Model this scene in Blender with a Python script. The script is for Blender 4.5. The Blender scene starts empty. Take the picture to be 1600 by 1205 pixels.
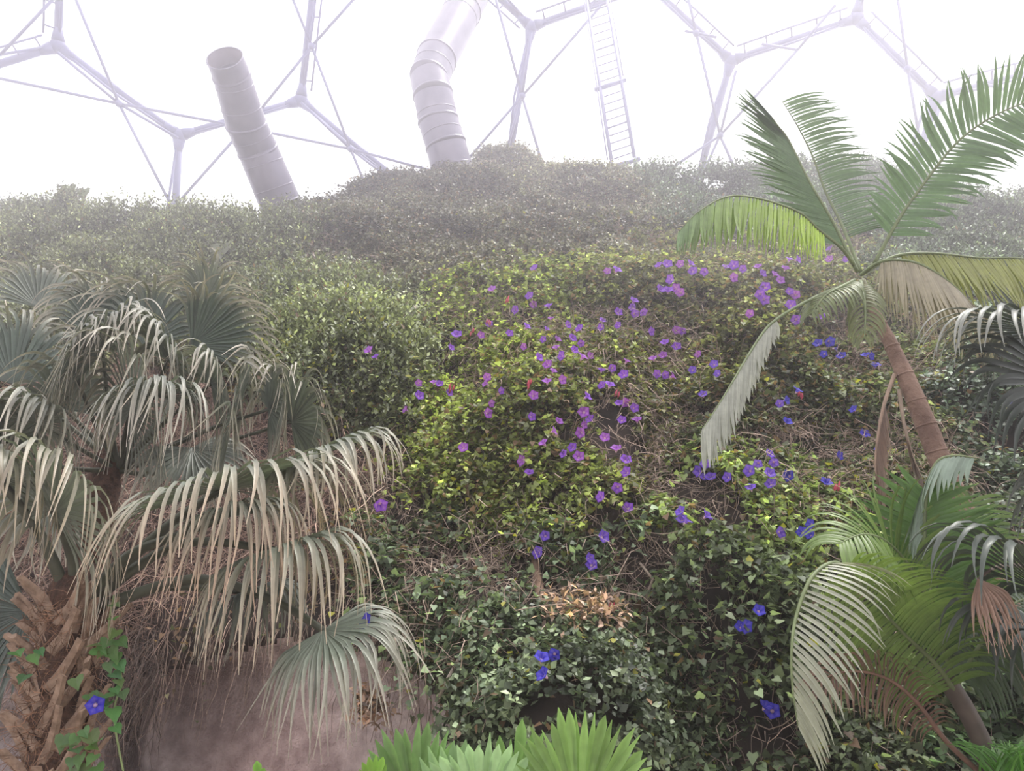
import bpy, math, random
import numpy as np
from mathutils import Vector, Matrix
random.seed(7); rng = np.random.default_rng(11)
PI = math.pi
sc = bpy.context.scene
COL = sc.collection

# ---------------------------------------------------------------- camera, sky, light, exposure
F = 1156.0; PITCH = math.radians(20.0); CAM = np.array([0.0, 0.0, 1.6])
cd = bpy.data.cameras.new('camera'); cd.sensor_width = 36; cd.lens = 36*F/1600; cd.clip_end = 500
cam = bpy.data.objects.new('camera', cd); COL.objects.link(cam)
cam.location = CAM; cam.rotation_euler = (PI/2 + PITCH, 0, 0); sc.camera = cam
sc.view_settings.view_transform = 'Standard'; sc.view_settings.look = 'None'
sc.view_settings.gamma = 1; sc.view_settings.use_curve_mapping = False
sc.view_settings.exposure = 0.65
sc.cycles.max_bounces = 6; sc.cycles.diffuse_bounces = 3; sc.cycles.glossy_bounces = 2
sc.cycles.transmission_bounces = 3; sc.cycles.transparent_max_bounces = 12; sc.cycles.volume_bounces = 2
VEIL_LOW = .007; VEIL_HIGH = .030
SKY = (0.975, 0.955, 1.0); SKY_UP = 1.6; SKY_FRONT = 2.0
w = bpy.data.worlds.new('overcast_sky'); sc.world = w; w.use_nodes = True
nt = w.node_tree; nt.nodes.clear()
wo = nt.nodes.new('ShaderNodeOutputWorld'); bg = nt.nodes.new('ShaderNodeBackground')
tc = nt.nodes.new('ShaderNodeTexCoord'); dp = nt.nodes.new('ShaderNodeVectorMath'); dp.operation = 'DOT_PRODUCT'
dp.inputs[1].default_value = Vector((0.25, 0.72, 0.65)).normalized()
mr = nt.nodes.new('ShaderNodeMapRange'); mr.inputs[1].default_value = -1; mr.inputs[2].default_value = 1
mr.inputs[3].default_value = 0.85; mr.inputs[4].default_value = 1.4      # overcast sky, brighter round the veiled sun
nt.links.new(tc.outputs['Generated'], dp.inputs[0]); nt.links.new(dp.outputs['Value'], mr.inputs[0])
nt.links.new(mr.outputs[0], bg.inputs['Strength']); bg.inputs['Color'].default_value = (*SKY, 1)
nt.links.new(bg.outputs[0], wo.inputs['Surface'])
sd = bpy.data.lights.new('veiled_sun', 'SUN'); sd.energy = 2.3; sd.angle = math.radians(18); sd.color = (1.0, 0.97, 0.9)
so = bpy.data.objects.new('veiled_sun', sd); COL.objects.link(so)
so.rotation_euler = Vector((0.32, 0.12, 0.94)).to_track_quat('Z', 'Y').to_euler(); so.location = (5, 10, 30)

# ---------------------------------------------------------------- helpers
cp, sp = math.cos(PITCH), math.sin(PITCH)
def rays(px, py):
    px = np.asarray(px, float); py = np.asarray(py, float)
    u = (px-800)/F; v = (602.5-py)/F
    return np.stack([u, cp - v*sp, sp + v*cp], -1)
def P(px, py, Y):
    d = rays(px, py); return CAM + d*(np.asarray(Y, float)/d[..., 1])[..., None]
def V(px, py, Y): return Vector(P(px, py, Y))
def toc(p):                                   # unit vector from a point towards where visitors stand
    return (Vector(CAM)-p).normalized()

def tag(o, label=None, cat=None, group=None, kind=None):
    if label: o['label'] = label
    if cat: o['category'] = cat
    if group: o['group'] = group
    if kind: o['kind'] = kind
    return o
def empty(name, loc, **k):
    o = bpy.data.objects.new(name, None); COL.objects.link(o); o.location = loc; o.empty_display_size = .1
    return tag(o, **k)
def link(name, me, parent=None, **k):
    o = bpy.data.objects.new(name, me); COL.objects.link(o)
    if parent is not None:
        o.parent = parent
        L = Vector((0, 0, 0)); q = parent
        while q is not None: L += q.location; q = q.parent
        o.location = -L
    return tag(o, **k)
def mesh_np(name, verts, faces, mat, cols=None, smooth=False):
    """faces: (n,3) or (n,4) int array; cols: per-vertex rgb"""
    verts = np.asarray(verts, np.float32); faces = np.asarray(faces, np.int32)
    me = bpy.data.meshes.new(name); n, k = faces.shape
    me.vertices.add(len(verts)); me.vertices.foreach_set('co', verts.ravel())
    me.loops.add(n*k); me.loops.foreach_set('vertex_index', faces.ravel())
    me.polygons.add(n); me.polygons.foreach_set('loop_start', np.arange(0, n*k, k, dtype=np.int32))
    try: me.polygons.foreach_set('loop_total', np.full(n, k, dtype=np.int32))
    except Exception: pass
    if smooth: me.polygons.foreach_set('use_smooth', np.ones(n, bool))
    me.update(calc_edges=True)
    if cols is not None:
        c = np.ones((len(verts), 4), np.float32); c[:, :3] = cols
        a = me.color_attributes.new('Col', 'FLOAT_COLOR', 'POINT'); a.data.foreach_set('color', c.ravel())
    me.materials.append(mat); return me
class MB:
    """collects shapes, builds ONE mesh"""
    def __init__(s): s.v = []; s.f = []; s.c = []
    def add(s, vs, fs, col=(1, 1, 1)):
        o = len(s.v); s.v += [tuple(x) for x in vs]; s.f += [tuple(i+o for i in f) for f in fs]
        s.c += list(col) if isinstance(col, list) else [col]*len(vs)
    def tube(s, pts, rad, n=6, col=(1, 1, 1), cap=True):
        pts = [Vector(p) for p in pts]; m = len(pts)
        if not hasattr(rad, '__len__'): rad = [rad]*m
        vs = []; prev = None
        for i, p in enumerate(pts):
            t = (pts[min(i+1, m-1)] - pts[max(i-1, 0)]).normalized()
            if prev is None:
                a = t.cross(Vector((0, 0, 1)));
                if a.length < .1: a = t.cross(Vector((0, 1, 0)))
            else: a = prev - t*prev.dot(t)
            a.normalize(); prev = a; b = t.cross(a)
            for k in range(n):
                q = 2*PI*k/n; vs.append(p + (a*math.cos(q)+b*math.sin(q))*rad[i])
        fs = [(i*n+k, i*n+(k+1) % n, (i+1)*n+(k+1) % n, (i+1)*n+k) for i in range(m-1) for k in range(n)]
        if cap: fs += [tuple(range(n))[::-1], tuple((m-1)*n+k for k in range(n))]
        s.add(vs, fs, col); return s
    def ball(s, c, r, n=8, m=5, sc_=(1, 1, 1), col=(1, 1, 1)):
        vs = [Vector(c)+Vector((0, 0, r*sc_[2]))]
        for i in range(1, m):
            a = PI*i/m
            for k in range(n):
                q = 2*PI*k/n; vs.append(Vector(c)+Vector((r*sc_[0]*math.sin(a)*math.cos(q), r*sc_[1]*math.sin(a)*math.sin(q), r*sc_[2]*math.cos(a))))
        vs.append(Vector(c)-Vector((0, 0, r*sc_[2]))); e = len(vs)-1
        fs = [(0, 1+k, 1+(k+1) % n) for k in range(n)]
        for i in range(m-2):
            fs += [(1+i*n+k, 1+(i+1)*n+k, 1+(i+1)*n+(k+1) % n, 1+i*n+(k+1) % n) for k in range(n)]
        fs += [(e, 1+(m-2)*n+(k+1) % n, 1+(m-2)*n+k) for k in range(n)]
        s.add(vs, fs, col); return s
    def build(s, name, mat, parent=None, smooth=True, **k):
        me = bpy.data.meshes.new(name); me.from_pydata(s.v, [], s.f); me.materials.append(mat)
        if smooth: me.polygons.foreach_set('use_smooth', np.ones(len(me.polygons), bool))
        c = np.ones((len(s.v), 4), np.float32); c[:, :3] = np.array(s.c, np.float32)
        a = me.color_attributes.new('Col', 'FLOAT_COLOR', 'POINT'); a.data.foreach_set('color', c.ravel())
        return link(name, me, parent, **k)
_sn = rng.normal(size=(24, 3)); _sn /= np.linalg.norm(_sn, axis=1)[:, None]; _ph = rng.uniform(0, 6.28, 24)
def noise(p, f, k=0):                          # smooth pseudo noise, about -1..1
    p = np.asarray(p); s = 0
    for i in range(8):
        j = (i*3+k) % 24
        s = s + np.sin((p @ _sn[j])*f*(1+.35*(i % 4)) + _ph[(j+k) % 24]*(1+k))
    return s/3.2

# ---------------------------------------------------------------- materials
def mat(name): m = bpy.data.materials.new(name); m.use_nodes = True; return m, m.node_tree, m.node_tree.nodes['Principled BSDF']
def leaf_mat(name, rough=.45, trans=.3, spec=.5):
    m, t, b = mat(name)
    a = t.nodes.new('ShaderNodeAttribute'); a.attribute_name = 'Col'
    nz = t.nodes.new('ShaderNodeTexNoise'); nz.inputs['Scale'].default_value = 25; nz.inputs['Detail'].default_value = 2
    mp = t.nodes.new('ShaderNodeMapRange'); mp.inputs[3].default_value = .75; mp.inputs[4].default_value = 1.25
    mx = t.nodes.new('ShaderNodeVectorMath'); mx.operation = 'SCALE'
    co = t.nodes.new('ShaderNodeTexCoord'); t.links.new(co.outputs['Object'], nz.inputs['Vector'])
    t.links.new(nz.outputs['Fac'], mp.inputs[0]); t.links.new(a.outputs['Color'], mx.inputs[0]); t.links.new(mp.outputs[0], mx.inputs['Scale'])
    t.links.new(mx.outputs[0], b.inputs['Base Color'])
    b.inputs['Roughness'].default_value = rough; b.inputs['Specular IOR Level'].default_value = spec
    tr = t.nodes.new('ShaderNodeBsdfTranslucent'); ms = t.nodes.new('ShaderNodeMixShader'); ms.inputs[0].default_value = trans
    g = t.nodes.new('ShaderNodeVectorMath'); g.operation = 'MULTIPLY'; g.inputs[1].default_value = (1.25, 1.35, .8)
    t.links.new(mx.outputs[0], g.inputs[0]); t.links.new(g.outputs[0], tr.inputs['Color'])
    out = t.nodes['Material Output']
    t.links.new(b.outputs[0], ms.inputs[1]); t.links.new(tr.outputs[0], ms.inputs[2]); t.links.new(ms.outputs[0], out.inputs['Surface'])
    return m
def plain(name, c1, c2, scale=8, rough=.8, metal=0, bump=.3, use_attr=False, detail=6):
    m, t, b = mat(name)
    co = t.nodes.new('ShaderNodeTexCoord'); nz = t.nodes.new('ShaderNodeTexNoise')
    nz.inputs['Scale'].default_value = scale; nz.inputs['Detail'].default_value = detail
    t.links.new(co.outputs['Object'], nz.inputs['Vector'])
    r = t.nodes.new('ShaderNodeValToRGB'); r.color_ramp.elements[0].position = .35; r.color_ramp.elements[1].position = .65
    r.color_ramp.elements[0].color = (*c1, 1); r.color_ramp.elements[1].color = (*c2, 1)
    t.links.new(nz.outputs['Fac'], r.inputs[0])
    if use_attr:
        a = t.nodes.new('ShaderNodeAttribute'); a.attribute_name = 'Col'
        x = t.nodes.new('ShaderNodeVectorMath'); x.operation = 'MULTIPLY'
        t.links.new(a.outputs['Color'], x.inputs[0]); t.links.new(r.outputs[0], x.inputs[1]); t.links.new(x.outputs[0], b.inputs['Base Color'])
    else: t.links.new(r.outputs[0], b.inputs['Base Color'])
    b.inputs['Roughness'].default_value = rough; b.inputs['Metallic'].default_value = metal
    if bump:
        n2 = t.nodes.new('ShaderNodeTexNoise'); n2.inputs['Scale'].default_value = scale*4; n2.inputs['Detail'].default_value = 8
        t.links.new(co.outputs['Object'], n2.inputs['Vector'])
        bp = t.nodes.new('ShaderNodeBump'); bp.inputs['Strength'].default_value = bump; bp.inputs['Distance'].default_value = .06 if name == 'rock_render' else .03
        t.links.new(n2.outputs['Fac'], bp.inputs['Height']); t.links.new(bp.outputs[0], b.inputs['Normal'])
    return m
M = dict(
    shrub=leaf_mat('shrub_leaf', .42, .25), vine=leaf_mat('vine_leaf', .5, .4), palm=leaf_mat('palm_leaf', .4, .28, .5),
    fan=leaf_mat('fan_palm_leaf', .42, .15, .5), young=leaf_mat('young_palm_leaf', .4, .35), petal=leaf_mat('flower_petal', .6, .35, .2),
    stem=plain('woody_stem', (.7, .7, .7), (1.1, 1.1, 1.1), 15, .9, use_attr=True, bump=0),
    soil=plain('slope_soil', (.022, .016, .014), (.06, .042, .036), 3, .95, bump=.6),
    rock=plain('rock_render', (.40, .335, .33), (.66, .59, .58), 7, .95, bump=.9, use_attr=True, detail=10),
    ground=plain('bounce_ground', (.20, .17, .145), (.30, .26, .22), 4, .95),  # unseen ground, tone lightened to bounce light onto the rock face
    steel=plain('dome_steel', (.11, .11, .26), (.15, .15, .31), 2, .5, .1, bump=0),
    duct=plain('duct_sheet', (.15, .135, .20), (.20, .18, .25), 3, .36, .3, bump=.03),
    ductin=plain('duct_inside', (.26, .22, .28), (.32, .28, .34), 3, .6, 0, bump=0),
    trunk=plain('palm_trunk', (.19, .115, .09), (.31, .20, .155), 9, .85, bump=.5),
    fibre=plain('trunk_fibre', (.045, .022, .014), (.12, .06, .038), 30, .95, bump=.7),
    boot=plain('leaf_base_wood', (.20, .13, .09), (.37, .255, .185), 22, .8, bump=.3),
    petiole=plain('petiole', (.75, .75, .75), (1.1, 1.1, 1.1), 12, .55, bump=0, use_attr=True))
m, t, b = mat('film_pane')
tr = t.nodes.new('ShaderNodeBsdfTransparent'); tr.inputs[0].default_value = (.99, .99, 1, 1)
ms = t.nodes.new('ShaderNodeMixShader'); ms.inputs[0].default_value = .06
b.inputs['Base Color'].default_value = (.9, .9, .95, 1); b.inputs['Roughness'].default_value = .3
t.links.new(tr.outputs[0], ms.inputs[1]); t.links.new(b.outputs[0], ms.inputs[2]); t.links.new(ms.outputs[0], t.nodes['Material Output'].inputs['Surface'])
M['pane'] = m

# ---------------------------------------------------------------- slope surface
def interp(x, xs, ys): return np.interp(x, xs, ys)
RX = [-900, -300, 0, 100, 250, 400, 460, 520, 600, 690, 790, 870, 960, 1050, 1090, 1150, 1250, 1370, 1450, 1540, 1600, 1800, 2500]
RY = [370, 352, 350, 345, 345, 358, 345, 330, 297, 276, 248, 274, 284, 294, 300, 290, 288, 280, 306, 352, 332, 305, 325]
CY = [225, 262, 300, 350, 400, 500, 600, 700, 800, 900, 1000, 1100, 1205, 1350, 1600, 1900]
CD = [14.2, 13.6, 12.6, 11.5, 10.5, 9.0, 7.9, 7.15, 6.6, 6.2, 5.9, 5.7, 5.5, 5.3, 5.0, 4.8]
BUMPS = [  # px, py, rx, ry, metres towards the visitors
    (850, 1120, 170, 120, .75), (850, 610, 110, 190, .45), (985, 520, 90, 150, .4), (900, 450, 200, 60, .25), (1160, 480, 150, 90, .5), (1180, 790, 140, 100, .5),
    (520, 570, 120, 90, .55), (560, 420, 120, 60, .2), (1390, 300, 120, 60, -.6), (1255, 590, 60, 110, -.5), (1030, 690, 45, 110, -.45),
    (640, 480, 70, 60, -.35), (1350, 980, 130, 120, -.3), (1010, 1010, 60, 80, -.35), (1130, 1000, 90, 130, .3), (760, 850, 130, 60, -.3),
    (590, 870, 90, 70, -.1), (330, 960, 150, 60, .15), (1300, 700, 60, 80, -.35), (700, 690, 60, 100, -.25), (430, 455, 90, 50, -.5), (920, 930, 45, 70, -.3),
    (1550, 760, 70, 90, -.5), (1080, 1110, 50, 120, -.5), (200, 480, 300, 60, -.3)]
def surf(px, py, detail=True):
    px = np.asarray(px, float); py = np.asarray(py, float)
    Y = interp(py, CY, CD)
    g = 1.0 + .10*np.exp(-((px+100)/500)**2) - .05*np.clip((px-1200)/600, -.2, 1.2)
    Y = Y*g*(1 + .16*np.abs((px-800)/1400)**2*0)
    for (x, y, a, c, h) in BUMPS:
        Y = Y - h*np.exp(-(((px-x)/a)**2+((py-y)/c)**2)*1.1)
    # undercut rock face, bottom left
    top = interp(px, [150, 230, 330, 450, 560, 640, 700], [1120, 1070, 1040, 1010, 1030, 1065, 1120])
    wx = 1/(1+np.exp((px-690)/14.))
    wy = 1/(1+np.exp(-(py-top)/9.))
    Y = Y + .42*wx*wy
    cr = np.exp(-((px-205-(py-1000)*-.02)/26)**2)/(1+np.exp(-(py-985)/20))
    Y = Y + .75*cr
    if detail:
        p = P(px, py, Y)
        amp = interp(Y, [5, 8, 14], [.09, .2, .3])
        rockw = wx*wy
        Y = Y + (noise(p, 1.6, 1)*amp + noise(p, 4.5, 5)*amp*.4)*(1-.8*rockw) + noise(p*[1, 1, .4], 3.0, 9)*.07*rockw
    return Y
def S(px, py, off=0):
    Y = surf(px, py); return P(px, py, Y-off)
def ridge(px): return interp(px, RX, RY)
# front of slope from the soil up to the ridge
nx, ny = 340, 190
gx = np.linspace(-700, 2300, nx); tt = np.linspace(0, 1, ny)
GX = np.repeat(gx[:, None], ny, 1); GY = ridge(GX)*(1-tt) + 1900*tt
G = P(GX, GY, surf(GX, GY))
nb = 14; back = []
for k in range(1, nb+1):
    r0 = G[:, 0].copy(); r0[:, 1] += .18*k**1.5*1.4; r0[:, 0] *= 1+.012*k; r0[:, 2] -= .012*k**2.55; back.append(r0)
back = np.stack(back[::-1], 1); G2 = np.concatenate([back, G], 1); n2 = G2.shape[1]
idx = np.arange(nx*n2).reshape(nx, n2)
fc = np.stack([idx[:-1, :-1], idx[:-1, 1:], idx[1:, 1:], idx[1:, :-1]], -1).reshape(-1, 4)
# split the surface: bare rock face against soil under the plants
cx = (GX[:-1, :-1]).ravel(); cy_ = GY[:-1, :-1].ravel()
def rock_mask(px, py):
    top = interp(px, [150, 230, 330, 450, 560, 640, 700], [1110, 1060, 1030, 1000, 1020, 1055, 1110])
    return ((px < 705) & (py > top-6)) | ((px < 60) & (py > 985))
fm = np.zeros((nx-1, n2-1), bool); fm[:, nb:] = rock_mask(GX[:-1, :-1], GY[:-1, :-1])
fm = fm.ravel()
slope = empty('slope', (0, 8, 0), kind='structure')
gv = G2.reshape(-1, 3)
link('soil_slope', mesh_np('soil_slope', gv, fc[~fm], M['soil'], smooth=True), slope, kind='structure')
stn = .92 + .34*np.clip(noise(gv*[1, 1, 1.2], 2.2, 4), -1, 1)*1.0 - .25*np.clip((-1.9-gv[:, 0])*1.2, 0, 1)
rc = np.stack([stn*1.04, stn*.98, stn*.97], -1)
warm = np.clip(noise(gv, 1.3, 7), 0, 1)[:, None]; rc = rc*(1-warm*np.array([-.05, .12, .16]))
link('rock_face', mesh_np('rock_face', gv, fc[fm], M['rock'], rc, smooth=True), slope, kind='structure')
mb = MB(); n = 24
for i in range(n+1):
    for j in range(n+1):
        x = -40+80*i/n; y = -30+90*j/n; mb.v.append((x, y, .04*math.sin(x*1.7)*math.cos(y*1.3)-.05)); mb.c.append((1, 1, 1))
mb.f = [(i*(n+1)+j, (i+1)*(n+1)+j, (i+1)*(n+1)+j+1, i*(n+1)+j+1) for i in range(n) for j in range(n)]
mb.build('ground', M['ground'], kind='structure')

# ---------------------------------------------------------------- dome of steel and film cushions
RC = np.array([0.0, -12.0, 0.0])
def on_sphere(px, py, R=38.0):
    d = rays(px, py); d = d/np.linalg.norm(d); oc = CAM-RC; b_ = d@oc; c_ = oc@oc-R*R
    return Vector(CAM + d*(-b_+math.sqrt(b_*b_-c_)))
dome = empty('dome_roof', (0, 26, 0), kind='structure')
N = dict(A=(90, 72), B=(280, 212), C=(470, 157), D=(830, 42), E=(1142, 95), Fn=(1338, 28), G=(1463, 152), Z=(-110, 134), A2=(98, -150), B2=(268, 430),
         C2=(500, -110), D2=(690, -85), K=(1015, -23), M=(628, 288), N=(793, 262), Q=(935, 400), P=(1088, 290), H=(1640, 106), K2=(1040, -200), F2=(1372, -140),
         R=(1412, 330), S=(1250, 440), T=(300, -240), U=(450, 540), W=(620, 480), X=(80, 540), Y=(-120, 380), T2=(1215, -260), H2=(1690, -90), F3=(1550, -230),
         H3=(1740, 280), R2=(1580, 430), D3=(850, -290), D4=(700, -240), Z2=(-280, 30), Z3=(-60, -230))
NP = {k: on_sphere(*v) for k, v in N.items()}
EDGES = 'A-B B-C C-C2 C-M D-D2 D-N D-K K-E E-P E-Fn Fn-G G-R G-H A-Z A-A2 B-B2 C2-D2 M-N M-W N-Q Q-P Fn-F2 K-K2 P-S S-R H-H2 H-H3 A2-T T-C2 Z-Y Z-Z2 Z3-A2'.split()
INW = Vector(RC)
def inward(p, d): return p + (INW-p).normalized()*d
for e in EDGES:
    a, c = [NP[q] for q in e.split('-')]
    st = MB().tube([a, (a+c)/2, c], .12, 8).build('strut', M['steel'], dome, kind='structure')
    # lighter bottom chord beside the strut
    side = (c-a).normalized().cross((INW-a).normalized())*.16
    MB().tube([a+side*.2, inward((a+c)/2, .45)+side, c+side*.2], .045, 5).build('tie_rod', M['steel'], dome, kind='structure')
for k in 'A B C D E Fn G K P M N H'.split():
    p = NP[k]; nb_ = MB().ball(p, .24, 10, 6)
    for e in EDGES:
        q = e.split('-')
        if k in q:
            o = NP[q[0] if q[1] == k else q[1]]; d = (o-p).normalized(); nb_.tube([p+d*.15, p+d*.55], [.2, .115], 8)
    nb_.build('node', M['steel'], dome, kind='structure')
RODS = [((115, -10), (186, 162)), ((-60, 110), (186, 162)), ((186, 162), (345, 192)), ((345, 192), (548, 233)), ((186, 162), (272, 330)), ((90, 82), (186, 162)), ((186, 162), (278, 216)),
        ((0, 86), (110, -30)), ((268, 328), (408, 170)), ((408, 170), (487, 72)), ((455, -8), (487, 72)), ((487, 72), (562, -12)), ((487, 72), (548, 233)), ((548, 233), (574, 296)),
        ((548, 233), (680, 268)), ((470, 160), (548, 233)), ((548, 233), (610, 280)), ((773, -8), (816, 150)), ((816, 150), (847, 255)), ((816, 150), (938, 10)), ((730, 250), (816, 150)),
        ((830, 50), (816, 150)), ((816, 150), (790, 240)), ((1074, -8), (1088, 52)), ((1088, 52), (1125, 212)), ((1125, 212), (1148, 262)), ((1035, 272), (1125, 212)), ((1125, 212), (1246, 78)),
        ((1246, 78), (1190, 69)), ((1070, 48), (1120, 58)), ((1246, 78), (1305, 8)), ((1150, 110), (1125, 212)), ((1125, 212), (1092, 285)), ((1402, -8), (1418, 108)), ((1418, 108), (1436, 215)),
        ((1468, 165), (1452, 240)), ((1440, 180), (1425, 235)), ((1525, 128), (1570, 140))]
for a, c in RODS:
    MB().tube([on_sphere(*a, 37.0), on_sphere(*c, 37.0)], .048, 5).build('brace_rod', M['steel'], dome, kind='structure')
for q in [(186, 162), (487, 72), (548, 233), (816, 150), (1125, 212), (1088, 52), (1418, 108)]:
    MB().ball(on_sphere(*q, 37.0), .12, 8, 5).build('brace_node', M['steel'], dome, kind='structure')
for e, s_ in (('A-A2', -1), ('A-Z', -1), ('C-C2', 1), ('D-K', -1), ('K-E', -1), ('E-Fn', -1), ('Fn-G', -1), ('G-H', -1), ('D-D2', 1)):   # maintenance rails held off the struts
    a, c = [NP[q] for q in e.split('-')]
    L = (c-a); side = L.normalized().cross((INW-a).normalized()).normalized()
    if side.z*(-s_) < 0 and abs(side.z) > .3: side = -side
    if abs(side.z) <= .3: side = side*(1 if side.x*s_ > 0 else -1)
    off = side*.33
    rail = MB().tube([inward(a+L*.06, .3)+off, inward(a+L*.5, .35)+off, inward(a+L*.94, .3)+off], .035, 5).build('rail', M['steel'], dome, kind='structure')
    for f in (.12, .3, .5, .7, .88):
        p = a+L*f; MB().tube([p, inward(p, .33)+off], .03, 4).build('bracket', M['steel'], rail, kind='structure')
HEX = ['A B C C2 T A2', 'Z A B B2 X Y', 'B C M W U B2', 'C C2 D2 D N M', 'D D2 D4 D3 K2 K', 'D K E P Q N', 'K E Fn F2 T2 K2', 'E Fn G R S P', 'Fn G H H2 F3 F2', 'G H H3 R2 R', 'Z A A2 Z3 Z2', 'M N Q W']
for h in HEX:
    pts = [NP[q] for q in h.split()]; ce = sum(pts, Vector())/len(pts); out = (ce-INW).normalized(); m_ = len(pts)
    for sgn in (1,):
        mb = MB(); ring = [pts] + [[ce.lerp(p, f)+out*sgn*(1-f*f)*.7 for p in pts] for f in (.8, .5, .25)] + []
        vs = [v for r_ in ring for v in r_] + [ce+out*sgn*.7]
        fs = [(r_*m_+k, r_*m_+(k+1) % m_, (r_+1)*m_+(k+1) % m_, (r_+1)*m_+k) for r_ in range(3) for k in range(m_)] + [(3*m_+k, 3*m_+(k+1) % m_, 4*m_) for k in range(m_)]
        mb.add(vs, fs); mb.build('pane', M['pane'], dome, kind='structure')

# ---------------------------------------------------------------- scattering volumes added to stand for the veil of lens glare
def veil_mat(name, dens):
    m, t, b = mat(name); t.nodes.remove(b)
    v_ = t.nodes.new('ShaderNodeVolumeScatter'); v_.inputs['Color'].default_value = (.97, .93, 1, 1)
    v_.inputs['Density'].default_value = dens; v_.inputs['Anisotropy'].default_value = .68
    t.links.new(v_.outputs[0], t.nodes['Material Output'].inputs['Volume']); return m
for z0, z1, dens, lab in ((-.2, 4.79, VEIL_LOW, 'thin added veil of lens glare low over the planting'), (4.8, 13, VEIL_HIGH, 'bright lavender veil of lens glare added over the upper slope')):
    veil_box = MB(); x0, x1, y0, y1 = -30, 30, -4, 15.5
    veil_box.add([(x, y, z) for x in (x0, x1) for y in (y0, y1) for z in (z0, z1)], [(0, 1, 3, 2), (4, 6, 7, 5), (0, 4, 5, 1), (2, 3, 7, 6), (0, 2, 6, 4), (1, 5, 7, 3)])
    veil_box.build('glare_veil', veil_mat('veil_scatter', dens), smooth=False, label=lab, cat='glare_veil', kind='stuff')

# ---------------------------------------------------------------- air ducts
def duct(label, path, radii, seams, mouth_open=True):
    pts = [V(*p) for p in path]; root = empty('air_duct', pts[0], label=label, cat='duct')
    for i in range(len(pts)-1):
        a, c = pts[i], pts[i+1]; mb = MB(); mb.tube([a, a.lerp(c, .5), c], [radii[i], (radii[i]+radii[i+1])/2, radii[i+1]], 32, cap=False)
        mb.build('section', M['duct'], root)
        d = (c-a).normalized()
        MB().tube([a-d*.015, a+d*.035], radii[i]+.018, 32).build('collar', M['duct'], root)
        for f in seams[i]:
            q = a.lerp(c, f); MB().tube([q-d*.008, q+d*.012], radii[i]+(radii[i+1]-radii[i])*f+.008, 32).build('seam', M['duct'], root)
    a, c = pts[-2], pts[-1]; d = (c-a).normalized(); r = radii[-1]
    # rolled lip and the inside of the open end
    mb = MB(); mb.tube([c-d*.7, c], r*.97, 32, cap=False); mb.build('lining', M['ductin'], root)
    mb = MB(); k = 32; a1 = d.orthogonal().normalized(); b1 = d.cross(a1)
    ring = [c+(a1*math.cos(2*PI*i/k)+b1*math.sin(2*PI*i/k))*r for i in range(k+1)]; mb.tube(ring, .014, 6, cap=False); mb.build('lip', M['duct'], root)
    MB().tube([c-d*.72, c-d*.68], r*.95, 32).build('baffle', M['ductin'], root)
    return root
duct('straight grey air duct with an open mouth, rising beside the left crest',
     [(462, 385, 13.1), (438, 318, 12.7), (403, 235, 12.0), (385, 195, 11.55), (362, 118, 10.72), (351, 91, 10.38)],
     [.43, .41, .385, .375, .335, .32], [[.5], [.3, .75], [.5], [.35, .8], []])
duct('crooked grey air duct with a segmented elbow on the central peak',
     [(712, 285, 13.4), (697, 228, 13.1), (685, 190, 12.95), (677, 150, 12.8), (671, 122, 12.8), (682, 92, 12.95), (722, 18, 13.6), (735, -8, 13.9)],
     [.46, .43, .43, .42, .42, .44, .45, .45], [[.4], [.5], [.3], [], [.5], [.85], []])
# access ladder hung from the dome
lad = empty('access_ladder', V(955, 262, 14.3), label='tall steel access ladder hanging from the dome to the crest', cat='ladder')
def lp(u, w_, Y=None): # u 0..1 from bottom to top, w 0..1 left to right
    Yv = 14.3 + 2.2*u
    xl = 957+(912-957)*u; yl = 262+(-30-262)*u; xr = 992+(942-992)*u; yr = 250+(-40-250)*u
    return V(xl+(xr-xl)*w_, yl+(yr-yl)*w_, Yv)
for w_ in (0, 1): MB().tube([lp(0-.03, w_), lp(.5, w_), lp(1.02, w_)], .045, 6).build('stile', M['steel'], lad)
MB().tube([lp(.05, -.16), lp(.5, -.14), lp(1, -.12)], .018, 5).build('guide_rail', M['steel'], lad)
MB().tube([lp(.45, 1.12), lp(.75, 1.14), lp(1, 1.1)], .018, 5).build('guide_rail', M['steel'], lad)
for i in range(1, 24): MB().tube([lp(i/24, 0), lp(i/24, 1)], 0.017 if i % 5 else .024, 5).build('rung', M['steel'], lad)
for u in (.0, .425): MB().tube([lp(u, -.25), lp(u, 1.2)], .06, 6).build('cross_beam', M['steel'], lad)
MB().tube([lp(.93, 0), lp(.87, .5), lp(.93, 1)], .025, 5).tube([lp(.83, 0), lp(.97, .9)], .03, 5).build('brace', M['steel'], lad)

# ---------------------------------------------------------------- foliage masses
def inpoly(px, py, poly):
    x = np.asarray(px); y = np.asarray(py); c = np.zeros(x.shape, bool); n = len(poly); j = n-1
    for i in range(n):
        xi, yi = poly[i]; xj, yj = poly[j]
        c ^= ((yi > y) != (yj > y)) & (x < (xj-xi)*(y-yi)/((yj-yi) or 1e-9)+xi); j = i
    return c
NS = 92000
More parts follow.
